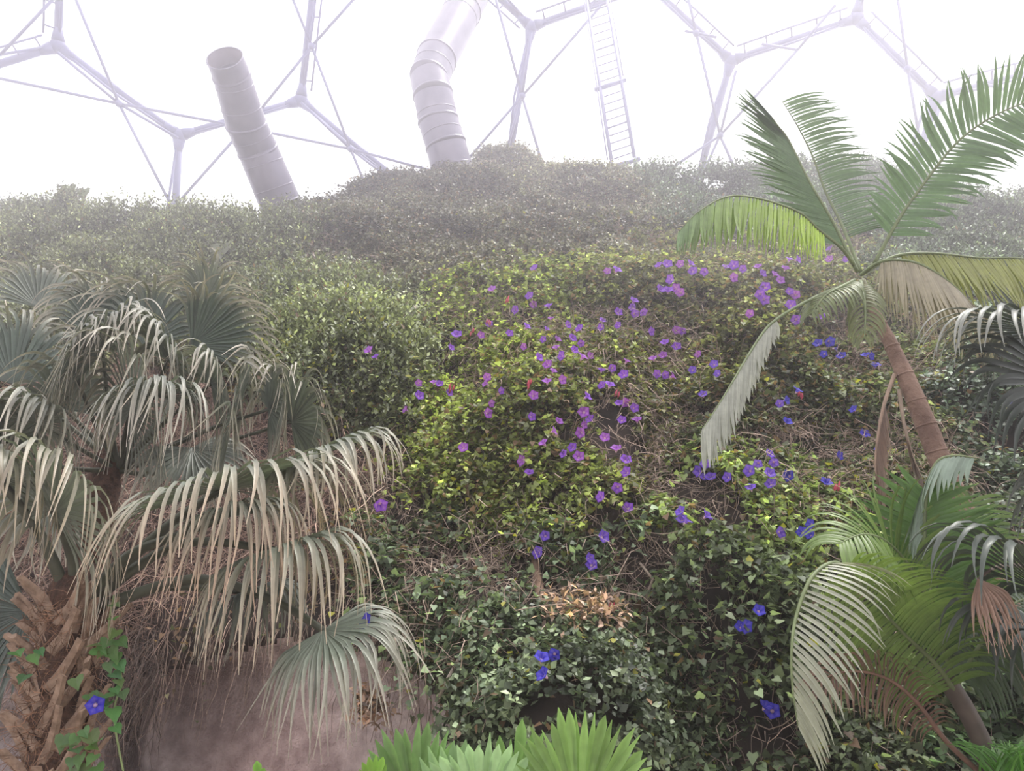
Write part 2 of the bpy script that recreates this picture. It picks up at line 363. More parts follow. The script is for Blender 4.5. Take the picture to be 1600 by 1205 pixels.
# sample the slope evenly by area
cell = G; e1 = cell[1:, :-1]-cell[:-1, :-1]; e2 = cell[:-1, 1:]-cell[:-1, :-1]
ar = np.linalg.norm(np.cross(e1, e2), axis=-1)
cxm = GX[:-1, :-1]; cym = GY[:-1, :-1]
ar = ar*((cxm > -140) & (cxm < 1740) & (cym < 1290)); pr = (ar/ar.sum()).ravel()
pick = rng.choice(len(pr), NS, p=pr); pi, pj = np.unravel_index(pick, ar.shape)
fx = pi+rng.random(NS); fy = pj+rng.random(NS)
spx = np.interp(fx, np.arange(nx), gx); st_ = np.interp(fy, np.arange(ny), tt); spy = ridge(spx)*(1-st_)+1900*st_
def at_surf(px, py):
    p = S(px, py); a = S(px+4, py)-p; c = S(px, py-4)-p; n_ = np.cross(a, c); n_ /= np.linalg.norm(n_, axis=-1)[:, None]
    n_ *= np.sign(-n_[:, 1:2]); return p, n_
sp_, sn_ = at_surf(spx, spy)
jit = noise(sp_, 2.2, 2)*28+rng.normal(size=NS)*16; jx = spx+jit; jy = spy+noise(sp_, 2.6, 6)*26+rng.normal(size=NS)*14
def norm(v): return v/np.maximum(np.linalg.norm(v, axis=-1, keepdims=True), 1e-9)
def make_leaves(pos, nor, kind, colA, colB, size, nl, L, upw, hang=0, yellow=.0, brown=.0, colnoise=.55):
    """sprigs -> leaf mesh arrays"""
    n = len(pos); r3 = lambda k: rng.normal(size=(n, k, 3))
    up = np.array([0, 0, 1.])
    sd_ = norm(nor*.55 + up*upw + rng.normal(size=(n, 3))*.42)
    Ls = L*rng.uniform(.5, 1.35, n)
    f = (np.arange(nl)+.5)/nl
    t_ = f[None, :, None]
    base = pos[:, None] + sd_[:, None]*Ls[:, None, None]*t_ + np.array([0, 0, -1.])*(hang*Ls[:, None, None]*t_**2) + nor[:, None]*.02
    base = base + r3(nl)*.018
    a = norm(np.cross(sd_, up+rng.normal(size=(n, 3))*.1)); b2 = np.cross(sd_, a)
    ang = 2.4*np.arange(nl)[None, :]+rng.uniform(0, 6.28, n)[:, None]
    rad = a[:, None]*np.cos(ang)[..., None]+b2[:, None]*np.sin(ang)[..., None]
    if kind == 'shrub': d = norm(rad*.8+sd_[:, None]*.75+r3(nl)*.25)
    elif kind == 'creeper': d = norm(rad*.9+sd_[:, None]*.35+r3(nl)*.35)
    else: d = norm(rad*.9+nor[:, None]*.5+np.array([0, 0, -.35])+r3(nl)*.25)
    w0 = (up if kind != 'creeper' else up*.6)+nor[:, None]*.5+r3(nl)*.35
    if kind == 'vine': w0 = up+r3(nl)*.28
    side = norm(np.cross(d, w0)); nn = norm(np.cross(side, d))
    s = size*rng.uniform(.6, 1.3, (n, nl, 1))*(1.15-.35*t_)
    colmix = np.clip(.5+.5*noise(pos, 1.1, 3)+rng.normal(size=n)*.25, 0, 1)[:, None, None]
    col = np.array(colA)*(1-colmix)+np.array(colB)*colmix
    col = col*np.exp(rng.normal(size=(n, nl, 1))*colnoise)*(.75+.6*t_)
    col = col*np.exp(noise(pos, .9, 8)*.22+noise(pos, 2.8, 13)*.22)[:, None, None]
    ye = rng.random((n, nl, 1)) < yellow; col = np.where(ye, np.array([.42, .40, .06])*rng.uniform(.6, 1.2, (n, nl, 1)), col)
    br = rng.random((n, nl, 1)) < brown; col = np.where(br, np.array([.30, .19, .12])*rng.uniform(.4, 1.2, (n, nl, 1)), col)
    if kind == 'vine':   # heart shaped leaf: base notch, two lobes, tip
        T = [(0.10, 0, 0), (-.08, .30, .03), (.25, .48, .06), (1.0, 0, -.12), (.25, -.48, .06), (-.08, -.30, .03)]
        Fc = [(0, 2, 1), (0, 3, 2), (0, 4, 3), (0, 5, 4)]
    elif kind == 'shrub':
        T = [(0, 0, 0), (.45, .25, .07), (1.0, 0, -.06), (.45, -.25, .07)]; Fc = [(0, 2, 1), (0, 3, 2)]
    else:
        T = [(0, 0, 0), (.4, .33, .05), (.95, 0, -.04), (.4, -.33, .05)]; Fc = [(0, 2, 1), (0, 3, 2)]
    T = np.array(T); Fc = np.array(Fc)
    vv = base[:, :, None] + s[:, :, None]*(d[:, :, None]*T[:, 0:1]+side[:, :, None]*T[:, 1:2]+nn[:, :, None]*T[:, 2:3])
    k = len(T); m_ = n*nl
    vv = vv.reshape(-1, 3); fa = (Fc[None]+(np.arange(m_)*k)[:, None, None]).reshape(-1, 3)
    cc = np.repeat(np.broadcast_to(col, (n, nl, 3)).reshape(-1, 3), k, 0)
    return vv, fa, cc
def stems_mesh(name, pos, nor, L, rad, col, parent, hang=True, seg=6, sag=1., lift=.1, wob=.25):
    n = len(pos); Ls = L*rng.uniform(.35, 1.5, n)
    d = norm(nor*rng.uniform(.1, .8, (n, 1))+rng.normal(size=(n, 3))*wob+np.array([0, 0, -.25 if hang else .4]))
    pts = [pos+nor*lift]; st = Ls/seg
    for i in range(seg):
        d = norm(d + np.array([0, 0, -1])*(sag*.3 if hang else .02) + rng.normal(size=(n, 3))*wob)
        # keep the strand from sinking into the slope
        pts.append(pts[-1]+d*st[:, None])
    pts = np.stack(pts, 1)
    a = norm(np.cross(d, [0.3, 1, .2])); b2 = norm(np.cross(d, a))
    r = rad*rng.uniform(.5, 1.5, n)[:, None]*np.linspace(1, .5, seg+1)[None]
    vs = np.stack([pts+(a*math.cos(q)+b2*math.sin(q))[:, None]*r[..., None] for q in (0, 2.09, 4.19)], 2)   # n,seg+1,3,3
    vv = vs.reshape(-1, 3); base = (np.arange(n)*(seg+1)*3)[:, None, None]
    q = []
    for i in range(seg):
        for k in range(3): q.append((i*3+k, i*3+(k+1) % 3, (i+1)*3+(k+1) % 3, (i+1)*3+k))
    fa = (np.array(q)[None]+base).reshape(-1, 4)
    c = np.array(col)*np.exp(rng.normal(size=(n, 1))*.35); cc = np.repeat(c, (seg+1)*3, 0)
    return link(name, mesh_np(name, vv, fa, M['stem'], cc), parent, kind='stuff')

# name, label, category, polygon in the photo frame, leaf kind, colour A, colour B, leaf size, leaves, sprig length, up, hang, keep, yellow, brown, stems per sprig
MASSES = [
 ('evergreen_shrub', 'olive green evergreen shrub covering the crest behind the straight duct', 'shrub', [(-200, 200), (470, 200), (470, 415), (380, 460), (370, 600), (-200, 600)],
   'shrub', (.10, .11, .07), (.17, .18, .11), .075, 12, .36, .9, .0, 1, .004, .02, .15),
 ('leafy_shrub', 'leafy green shrub with pale upright shoots beside the upper fan palm fronds', 'shrub', [(370, 470), (470, 440), (640, 500), (670, 560), (640, 690), (560, 700), (370, 640)],
   'shrub', (.082, .095, .058), (.145, .16, .088), .08, 13, .42, 1.3, .0, .88, .02, .03, .2),
 ('bottom_bush', 'rounded dense bush low on the slope behind the small bright fan leaves', 'bush', [(665, 1075), (700, 1010), (790, 985), (930, 985), (1010, 1040), (1050, 1130), (1060, 1400), (660, 1400)],
   'creeper', (.06, .08, .048), (.125, .15, .085), .068, 12, .24, .35, .1, 1, .01, .02, .15),
 ('morning_glory_vine', 'yellow green morning glory vine cascading down the middle of slope', 'vine', [(660, 440), (830, 440), (930, 455), (955, 620), (930, 800), (860, 840), (640, 790), (650, 660), (700, 560)],
   'vine', (.11, .12, .06), (.27, .32, .09), .058, 11, .34, .1, .7, .86, .04, .14, 1.5),
 ('flowering_vine', 'flower-dotted olive vine below the ladder, upper right of slope', 'vine', [(930, 410), (1060, 385), (1340, 385), (1400, 470), (1260, 520), (1190, 610), (1060, 640), (1060, 800), (955, 800), (960, 620), (940, 460)],
   'vine', (.12, .12, .065), (.24, .27, .09), .058, 11, .32, .15, .6, .88, .02, .14, 1.5),
 ('lime_vine', 'lime green vine with blue flowers left of the brown hanging frond', 'vine', [(1030, 700), (1130, 690), (1330, 720), (1340, 850), (1200, 870), (1040, 880)],
   'vine', (.09, .12, .06), (.22, .27, .10), .062, 9, .32, .15, .6, .85, .05, .1, 1.8),
 ('tangled_vine', 'half bare tangled vine around the slanting brown palm trunk', 'vine', [(1060, 640), (1190, 600), (1260, 515), (1400, 470), (1480, 560), (1480, 860), (1330, 850), (1330, 715), (1060, 700)],
   'vine', (.09, .105, .06), (.18, .20, .10), .06, 10, .3, .1, .7, .80, .02, .14, 2.2),
 ('grey_creeper', 'small leaved grey green creeper blanketing the central peak between the ducts and ladder', 'creeper', [(450, 180), (1010, 180), (1010, 330), (1060, 390), (930, 420), (820, 450), (650, 450), (640, 520), (470, 450), (440, 400)],
   'creeper', (.09, .088, .068), (.15, .145, .10), .072, 12, .24, .4, .1, .97, .006, .09, .6),
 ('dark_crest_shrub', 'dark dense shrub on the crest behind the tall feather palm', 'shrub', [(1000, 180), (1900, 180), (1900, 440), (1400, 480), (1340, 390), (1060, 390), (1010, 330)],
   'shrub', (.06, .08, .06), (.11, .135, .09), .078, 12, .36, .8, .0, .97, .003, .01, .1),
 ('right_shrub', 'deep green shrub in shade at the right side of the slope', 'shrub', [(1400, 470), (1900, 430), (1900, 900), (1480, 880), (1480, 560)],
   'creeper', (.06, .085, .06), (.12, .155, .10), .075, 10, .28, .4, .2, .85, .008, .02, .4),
 ('hanging_creeper', 'sparse creeper strands hanging over bare brown soil above the rounded bush', 'creeper', [(560, 780), (660, 790), (860, 840), (955, 800), (1060, 800), (1050, 1010), (930, 990), (790, 990), (700, 1010), (640, 1060), (560, 1000)],
   'vine', (.07, .10, .06), (.13, .165, .10), .066, 7, .34, .0, .8, .6, .01, .05, 2.2),
 ('ivy', 'dark ivy curtain with heart leaves falling left of the low feather palm', 'ivy', [(1040, 870), (1200, 865), (1340, 845), (1480, 870), (1480, 1400), (1060, 1400), (1050, 1120), (1010, 1040), (1050, 1000)],
   'vine', (.058, .08, .048), (.125, .152, .085), .068, 9, .32, .05, .7, .88, .012, .03, .9),
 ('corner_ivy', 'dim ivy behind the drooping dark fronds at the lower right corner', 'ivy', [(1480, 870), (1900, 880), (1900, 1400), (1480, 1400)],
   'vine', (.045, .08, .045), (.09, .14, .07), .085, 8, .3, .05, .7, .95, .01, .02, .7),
 ('root_mat', 'reddish brown mat of dead roots behind the fan palm fronds', 'roots', [(-200, 440), (370, 440), (370, 640), (560, 700), (640, 700), (640, 790), (600, 1040), (330, 1040), (180, 1100), (-200, 1100)],
   'vine', (.10, .06, .045), (.09, .10, .05), .05, 5, .3, .0, .7, .3, .0, .5, 5.0)]
used = np.zeros(NS, bool); LEAFV = []
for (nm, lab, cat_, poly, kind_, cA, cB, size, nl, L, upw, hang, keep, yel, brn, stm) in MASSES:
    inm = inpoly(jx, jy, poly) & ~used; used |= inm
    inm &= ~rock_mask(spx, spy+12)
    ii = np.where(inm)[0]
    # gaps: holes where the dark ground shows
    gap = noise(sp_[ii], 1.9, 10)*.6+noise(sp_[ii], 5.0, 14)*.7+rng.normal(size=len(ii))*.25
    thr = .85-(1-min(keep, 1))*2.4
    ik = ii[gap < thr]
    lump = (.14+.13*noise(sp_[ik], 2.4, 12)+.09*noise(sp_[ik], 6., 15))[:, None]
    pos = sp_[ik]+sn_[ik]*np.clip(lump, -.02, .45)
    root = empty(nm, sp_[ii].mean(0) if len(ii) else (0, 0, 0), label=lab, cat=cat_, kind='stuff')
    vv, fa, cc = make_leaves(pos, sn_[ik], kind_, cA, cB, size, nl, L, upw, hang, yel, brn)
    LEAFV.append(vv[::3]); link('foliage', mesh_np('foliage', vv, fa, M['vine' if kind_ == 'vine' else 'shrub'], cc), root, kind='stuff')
    ns = int(len(ii)*stm*(.28 if nm == 'root_mat' else .42))
    if ns:
        if nm == 'root_mat': ii = ii[(spy[ii] < interp(spx[ii], [150, 230, 330, 450, 560, 640, 700], [1090, 985, 950, 910, 920, 960, 1000]))]
        js = rng.choice(ii, ns)
        colr = (.30, .20, .16) if nm == 'root_mat' else (.36, .27, .22)
        stems_mesh('stems', sp_[js], sn_[js], .5 if nm in ('root_mat', 'hanging_creeper') else .34, .0032 if nm == 'root_mat' else .0042, colr, root, True, 4, .9, .17, .5)
# pale shoots standing proud of the leafy shrub and the crests
def shoots(root_label, nm, spots, colr, h=.5):
    root = empty(nm, spots[0][0], label=root_label, cat='shrub', kind='stuff'); V_, F_, C_ = [], [], []; o = 0
    pos = np.array([s_[0] for s_ in spots]); nor = np.array([s_[1] for s_ in spots])
    vv, fa, cc = make_leaves(pos, nor*.2, 'shrub', colr, tuple(x*1.3 for x in colr), .095, 14, h, 1.6, 0, .03, 0)
    link('shoot_leaves', mesh_np('shoot_leaves', vv, fa, M['shrub'], cc), root, kind='stuff')
sel = [(float(rng.uniform(-60, 450)), 0) for _ in range(260)]
def ridge_spots(x0, x1, n, back=.0):
    xs = rng.uniform(x0, x1, n); ys = ridge(xs)+rng.uniform(-1, 12, n); p, q = at_surf(xs, ys); return list(zip(p, q))
shoots('feathery young shoots sticking up along the left crest line', 'crest_shoots', ridge_spots(-80, 460, 330), (.13, .14, .075), .5)
shoots('thin twiggy shoots along the top of the central peak', 'peak_shoots', ridge_spots(560, 1010, 150), (.10, .11, .065), .34)
shoots('bushy dark shoots on the right crest behind the feather palm leaves', 'right_crest_shoots', ridge_spots(1010, 1720, 330), (.065, .09, .055), .5)
xs = rng.uniform(390, 640, 90); ys = rng.uniform(480, 640, 90); p_, q_ = at_surf(xs, ys)
shoots('pale yellow green upright shoots above the drooping fan palm tips', 'pale_shoots', list(zip(p_, q_)), (.26, .33, .10), .42)

# woody lianas, each one its own
def liana(pts, r, label, colr=(.33, .26, .21)):
    o = MB(); P3 = [V(x, y, float(surf(x, y))-d) for x, y, d in pts]; o.tube(P3, [r*(1.1-.3*i/len(P3)) for i in range(len(P3))], 7, colr)
    return o.build('liana', M['stem'], None, label=label, cat='vine stem', group='bare woody stems on the lower slope')
liana([(905, 985, .12), (893, 950, .22), (880, 915, .22), (872, 890, .15)], .045, 'thick pale woody stem leaning left under the middle vines')
liana([(850, 990, .15), (846, 940, .25), (838, 895, .25), (835, 850, .2)], .04, 'thick reddish woody stem standing upright under the middle vines', (.28, .18, .13))
liana([(684, 1095, .2), (700, 1060, .3), (722, 1020, .3)], .012, 'thin straight pale stick leaning on the bush left end', (.5, .42, .36))
liana([(1008, 940, .3), (1020, 905, .3), (1000, 880, .3)], .012, 'thin curved stem right of the thick woody stems')
# litter of dry leaves caught on the bush and on the rock ledge
for (lab, x0, x1, y0, y1, n, nm) in (('pale pinkish dry leaf litter on top of the rounded bush', 845, 930, 990, 1022, 80, 'dry_leaf_litter'), ('clump of dead tan leaves hanging on the rock edge', 600, 665, 1090, 1135, 70, 'dead_leaf_clump')):
    xs = rng.uniform(x0, x1, n); ys = rng.uniform(y0, y1, n); p, q = at_surf(xs, ys)
    vv, fa, cc = make_leaves(p+q*.3, q, 'shrub', (.30, .20, .15), (.40, .28, .21), .07, 4, .12, 0, .3)
    link(nm, mesh_np(nm, vv, fa, M['shrub'], cc), None, label=lab, cat='dead leaves', kind='stuff')

# thin roots hanging over the rock face
xs = rng.uniform(215, 680, 150); ys = interp(xs, [150, 230, 330, 450, 560, 640, 700], [1100, 1045, 1015, 990, 1010, 1045, 1100]) - rng.uniform(0, 60, 150)
p, q = at_surf(xs, ys); rt = empty('hanging_roots', p.mean(0), label='thin brown roots dangling over the grey rock face', cat='roots', kind='stuff')
stems_mesh('root_strands', p, np.tile([0, -1, 0.], (150, 1)), .6, .0032, (.28, .2, .16), rt, True, 9, 1.6, .15, .22)
xs = rng.uniform(165, 280, 200); ys = rng.uniform(960, 1090, 200); p, q = at_surf(xs, ys)
stems_mesh('root_strands', p, np.tile([0, -1, 0.], (200, 1)), .6, .004, (.13, .095, .08), rt, True, 9, 1.4, .2, .3)

# ---------------------------------------------------------------- morning glory flowers
FL = []
LEAFV = np.concatenate(LEAFV); _r = LEAFV-CAM; _dep = _r[:, 1]*cp+_r[:, 2]*sp
_lx = 800+F*_r[:, 0]/_dep; _ly = 602.5-F*(-_r[:, 1]*sp+_r[:, 2]*cp)/_dep; _o = np.argsort(_lx); _lx = _lx[_o]; _ly = _ly[_o]; _dep = _dep[_o]
def front_of(x, y, back_=.03):                # the outermost leaf here: flowers open just outside the leaves
    i0, i1 = np.searchsorted(_lx, [x-7, x+7]); s_ = _dep[i0:i1][np.abs(_ly[i0:i1]-y) < 7]
    if len(s_) < 5: return None
    return Vector(CAM + rays(x, y)*(np.min(s_)-back_))
def crop(x0, y0, z, pts, **k):
    for a, c in pts: FL.append((x0+a/z, y0+c/z))
crop(600, 400, 3.013, [(507,152),(683,185),(703,228),(773,230),(785,290),(616,253),(495,318),(676,328),(768,340),(868,322),(917,338),(342,365),(457,372),(318,430),(592,362),(821,388),(749,392),(890,383),(928,412),(808,427),(657,427),(899,440),(733,475),(833,470),(768,508),(940,470),(973,468),(799,537),(767,585),(842,582),(163,598),(233,590),(262,600),(168,655),(310,642),(97,722),(485,570),(475,598),(553,635),(507,695),(492,740),(705,655),(697,756),(826,775),(747,876),(805,822),(373,900),(645,963),(683,1015),(843,930),(885,900),(917,942),(962,658),(940,733),(967,765),(944,795),(923,832),(1040,852),(1092,900),(1120,770),(1190,765),(1180,715),(1105,690),(1135,690),(1130,865),(1175,860),(1140,955),(1138,1015),(1098,1092),(1017,1132),(1148,1183),(1025,532),(1075,528),(1065,600),(1024,607),(1127,555),(1145,490),(1020,335),(1100,325),(1030,300),(1260,355),(1320,403),(1265,478),(1313,465),(1285,555),(1325,560),(1180,205),(1168,240),(1182,272),(1222,265),(1105,262),(1052,70),(1100,60),(1290,40),(1335,35),(1345,110),(1303,152),(1337,155),(705,53)])
crop(1050, 130, 2.8, [(35,790),(85,785),(90,820),(140,825),(235,800),(270,795),(310,812),(375,798),(400,830),(452,832),(497,805),(475,860),(515,765),(555,770),(630,718),(685,722),(687,768),(760,770),(407,890),(385,925),(407,948),(515,910),(540,925),(520,968),(340,1008),(543,1035),(652,1020),(272,850),(15,895),(35,915),(20,1080),(45,1085),(20,1150),(112,1185),(637,1135),(692,1132),(722,1163),(740,1190),(663,1185),(845,1185),(875,1195)])
crop(1050, 450, 2.91, [(30,190),(35,260),(115,300),(190,345),(93,372),(205,388),(8,398),(140,480),(352,115),(563,145),(680,130),(925,345),(575,460),(490,525),(525,510),(527,603),(822,550),(878,660),(940,735),(765,762),(152,800),(115,833),(148,858),(175,855),(250,860),(390,800),(350,830),(447,752),(463,795),(447,838),(527,853),(357,902),(447,888),(703,878),(35,1012),(45,1048),(70,1052),(165,1032),(627,1073),(590,1108),(625,1120),(497,1110),(1555,518),(1590,518)])
crop(560, 800, 2.963, [(863,110),(828,187),(1138,113),(1075,215),(1080,243),(27,510),(850,668),(905,662),(848,748),(1525,33)])
crop(1150, 750, 2.649, [(97,538),(20,605),(45,607),(125,930),(150,955),(1063,300),(275,213),(305,180)])
FL += [(575, 546), (586, 556), (595, 790)]
ded = []
for f in FL:
    if all((f[0]-g[0])**2+(f[1]-g[1])**2 > 40 for g in ded): ded.append(f)
FL = ded
SINGLE = [((723, 699), 'lone large purple morning glory above the drooping fan palm tips'), ((706, 543), 'purple morning glory alone on the bare stems at upper left of the flowering vine'),
 ((632, 640), 'leftmost purple flower beside the leafy shrub foot'), ((814, 720), 'deep purple flower above a smaller pale one, lower middle vine'), ((867, 673), 'big violet flower in the dark gap of the middle vine'),
 ((834, 617), 'magenta purple flower under the pink buds'), ((851, 837), 'purple flower hanging highest above the thick woody stems'), ((839, 863), 'small purple flower just below left of the other above the woody stems'),
 ((944, 838), 'small violet flower right of the pinkish dead leaves, over bare soil'), ((569, 972), 'blue violet flower at the edge of the lowest fan palm frond'), ((595, 790), 'dull violet flower seen through the fan palm tips'),
 ((847, 1025), 'left one of two blue flowers atop the rounded bush'), ((865, 1023), 'right one of two blue flowers atop the rounded bush'), ((846, 1052), 'blue flower on the rounded bush beneath the pair'),
 ((1187, 953), 'round blue flower on the dark ivy above a blue pair'), ((1197, 1101), 'deep blue flower low on the ivy near the silver frond tip, upper of two'), ((1207, 1110), 'deep blue flower low on the ivy near the silver frond tip, lower of two'),
 ((1551, 863), 'blue flower behind the dark fronds right of the slanting trunk'), ((1368, 560), 'blue flower right of the trunk top'), ((923, 872), 'violet flower, upper of two touching ones over bare soil'), ((924, 882), 'violet flower, lower of two touching ones over bare soil'),
 ((1231, 657), 'blue violet flower under the purple pair beside the white frond'), ((1313, 712), 'spiky blue flower between the hanging dead frond and the lime vine'), ((1291, 752), 'small violet flower above the pink bud on the right slope'),
 ((1352, 677), 'small blue flower left of the hanging dead frond'), ((1332, 639), 'pale blue flower on the tangled vine'), ((1248, 608), 'blue flower at the top of a pink bud on the tangled vine'), ((1138, 898), 'small blue flower, alone at the top of the dark ivy')]
CLU = [(lambda x, y: y < 430, 'top edge of flowering vine', 'purple'),
 (lambda x, y: x < 700, 'stems left of middle vine', 'purple'),
 (lambda x, y: x < 800 and y < 640, 'left flank of middle vine', 'purple'),
 (lambda x, y: x < 935 and y < 560, 'crown of middle vine', 'purple'),
 (lambda x, y: x < 935 and y < 680, 'heart of middle vine', 'purple'),
 (lambda x, y: x < 935, 'foot of middle vine', 'purple'),
 (lambda x, y: x < 1100 and y < 520, 'thick patch below ladder', 'purple'),
 (lambda x, y: x < 1010, 'gully beside middle vine', 'purple'),
 (lambda x, y: x < 1170 and y < 700, 'patch left of silvery frond', 'purple'),
 (lambda x, y: y < 520, 'near feather palm crown', 'violet'),
 (lambda x, y: x < 1400 and y < 700, 'left of slanting trunk', 'blue'),
 (lambda x, y: x < 1180 and y < 800, 'left half of lime vine', 'blue violet'),
 (lambda x, y: x < 1400 and y < 800, 'right half of lime vine', 'blue violet'),
 (lambda x, y: x < 1400, 'under the lime vine', 'blue'),
 (lambda x, y: True, 'shade right of slanting trunk', 'blue')]
ORD = ['leftmost', 'second', 'third', 'fourth', 'fifth', 'sixth', 'seventh', 'eighth']
BAND = {1: [''], 2: ['upper ', 'lower '], 3: ['upper ', 'middle ', 'lower '], 4: ['topmost ', 'upper ', 'lower ', 'lowest ']}
FLAB = {}
_cl = {}
for f in FL:
    if any(abs(q[0][0]-f[0]) < 4 and abs(q[0][1]-f[1]) < 4 for q in SINGLE): continue
    for ci, (fn, g_, hue_) in enumerate(CLU):
        if fn(*f): _cl.setdefault(ci, []).append(f); break
for ci, fs_ in _cl.items():
    fs_.sort(key=lambda q: q[1]); nb_ = min(4, max(1, math.ceil(len(fs_)/6))); per = math.ceil(len(fs_)/nb_)
    nb_ = math.ceil(len(fs_)/per)
    for bi in range(nb_):
        for k, f in enumerate(sorted(fs_[bi*per:(bi+1)*per])):
            o_ = ORD[k] + ('' if k == 0 else ' from left') if len(fs_) > 1 else 'only'
            FLAB[f] = ('%s of the %s%s flowers, %s' % (o_, BAND[nb_][bi], CLU[ci][2], CLU[ci][1]), '%s flowers, %s' % (CLU[ci][2], CLU[ci][1]))
def flower_meshes(c1, c2):
    mb = MB(); n = 10; rings = [(.012, -.03), (.018, -.012), (.034, -.002), (.047, -.004)]
    vs = []; cs = []
    for ri, (r, z) in enumerate(rings):
        for k in range(n):
            q = 2*PI*k/n; rr = r*(1+(.13 if k % 2 else -.10)*(ri == 3)); vs.append(Vector((rr*math.cos(q), rr*math.sin(q), z+(.006*(k % 2) if ri == 3 else 0))))
            cs.append(tuple(a*(1-.0)+0 for a in (c2 if (k % 2 and ri < 3) else c1)))
    fs = [(i*n+k, i*n+(k+1) % n, (i+1)*n+(k+1) % n, (i+1)*n+k) for i in range(3) for k in range(n)]
    mb.add(vs, fs, cs); return mb
def throat_mesh(): return MB().tube([(0, 0, -.055), (0, 0, -.03), (0, 0, -.026)], [.005, .0125, .003], 8, (.75, .55, .75))
FCOL = [((.20, .055, .58), (.36, .15, .62)), ((.30, .065, .52), (.45, .2, .58)), ((.13, .06, .58), (.28, .15, .62)), ((.04, .035, .5), (.13, .1, .58))]
protos = []
for c1, c2 in FCOL:
    a = flower_meshes(c1, c2).build('morning_glory', M['petal']); th = throat_mesh().build('throat', M['petal'], a); protos.append([a, th, False])
for i, (x, y) in enumerate(FL):
    hue = 3 if (y > 930 or x > 1230 and y > 520) else 2 if (x > 1060 and y > 560 or y > 830) else (1 if rng.random() < .4 else 0)
    pr_ = protos[hue]
    if not pr_[2]: o, th = pr_[0], pr_[1]; pr_[2] = True
    else: o = pr_[0].copy(); COL.objects.link(o); th = pr_[1].copy(); COL.objects.link(th); th.parent = o
    Y = float(surf(x, y)); base = V(x, y, Y); c_ = toc(base); off = .48+.1*rng.random()
    if (x < 610 and y > 700) : off = 2.35 if y > 900 else 1.6
    q_ = front_of(x, y)
    o.location = base + c_*off if (q_ is None or off > 1) else q_
    nd = (c_*.55+Vector((rng.normal()*.45, -.2, .4+rng.normal()*.4))).normalized()
    o.rotation_euler = nd.to_track_quat('Z', 'Y').to_euler()
    dist = (o.location-Vector(CAM)).length; big = (.88 if dist > 5.5 else .8)*(1+.25*(dist > 9)); o.scale = (big*rng.uniform(.85, 1.2)*1.08,)*3
    done = False
    for (fx_, fy_), lab in SINGLE:
        if abs(fx_-x) < 4 and abs(fy_-y) < 4: tag(o, lab, 'flower', 'purple and blue morning glory flowers'); done = True; break
    if not done:
        lab, g_ = FLAB[(x, y)]; tag(o, lab, 'flower', g_)
# closed pink buds
BUDS = [(827, 607, 'coral pink withered flower above the magenta one'), (703, 612, 'pink withered flower at left of the middle vine'), (763, 506, 'pale pink withered flower on the vine crown'), (965, 620, 'pink bud at the gully edge'),
        (1308, 772, 'bright pink bud low on the right slope'), (1247, 618, 'pink bud beside a blue flower on the tangled vine'), (792, 470, 'pink withered bloom at top of the middle vine'), (955, 955, 'rose pink bud among strands right of the woody stems'), (738, 524, 'tiny pink bud upper left of middle vine')]
for x, y, lab in BUDS:
    base = V(x, y, float(surf(x, y))); p = front_of(x, y, .06) or base+toc(base)*.5; mb = MB()
    for k in range(3):
        q = Vector((rng.normal()*.02, 0, rng.normal()*.02)); mb.tube([p+q, p+q+Vector((.008, -.01, .025)), p+q+Vector((.015, -.02, .06))], [.005, .013, .003], 6, (.62, .13, .2))
    mb.build('flower_bud', M['petal'], None, label=lab, cat='flower bud', group='pink buds and withered flowers')

# ---------------------------------------------------------------- palms
def strip(pts, side0, widths, fold, cols, up0=None):
    """folded leaf strip along pts; returns verts, faces, colours"""
    vs, cs = [], []; m_ = len(pts)
    s_ = side0.normalized()
    for i, p in enumerate(pts):
        t = (pts[min(i+1, m_-1)]-pts[max(i-1, 0)]).normalized()
        s_ = (s_-t*s_.dot(t)); s_ = s_.normalized() if s_.length > 1e-4 else t.orthogonal().normalized()
        n_ = s_.cross(t); w_ = widths[i]/2
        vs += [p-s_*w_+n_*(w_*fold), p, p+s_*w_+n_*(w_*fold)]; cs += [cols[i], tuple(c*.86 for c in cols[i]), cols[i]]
    fs = []
    for i in range(m_-1): fs += [(i*3, i*3+1, i*3+4, i*3+3), (i*3+1, i*3+2, i*3+5, i*3+4)]
    return vs, fs, cs
def lerpc(a, b_, f): return tuple(x*(1-f)+y*f for x, y in zip(a, b_))
DOWN = Vector((0, 0, -1))
class Palm:
    def __init__(s, name, loc, label, cat='palm', mat='palm', limit=300):
        s.root = empty(name, loc, label=label, cat=cat); s.n = 0; s.limit = limit; s.mat = M[mat]
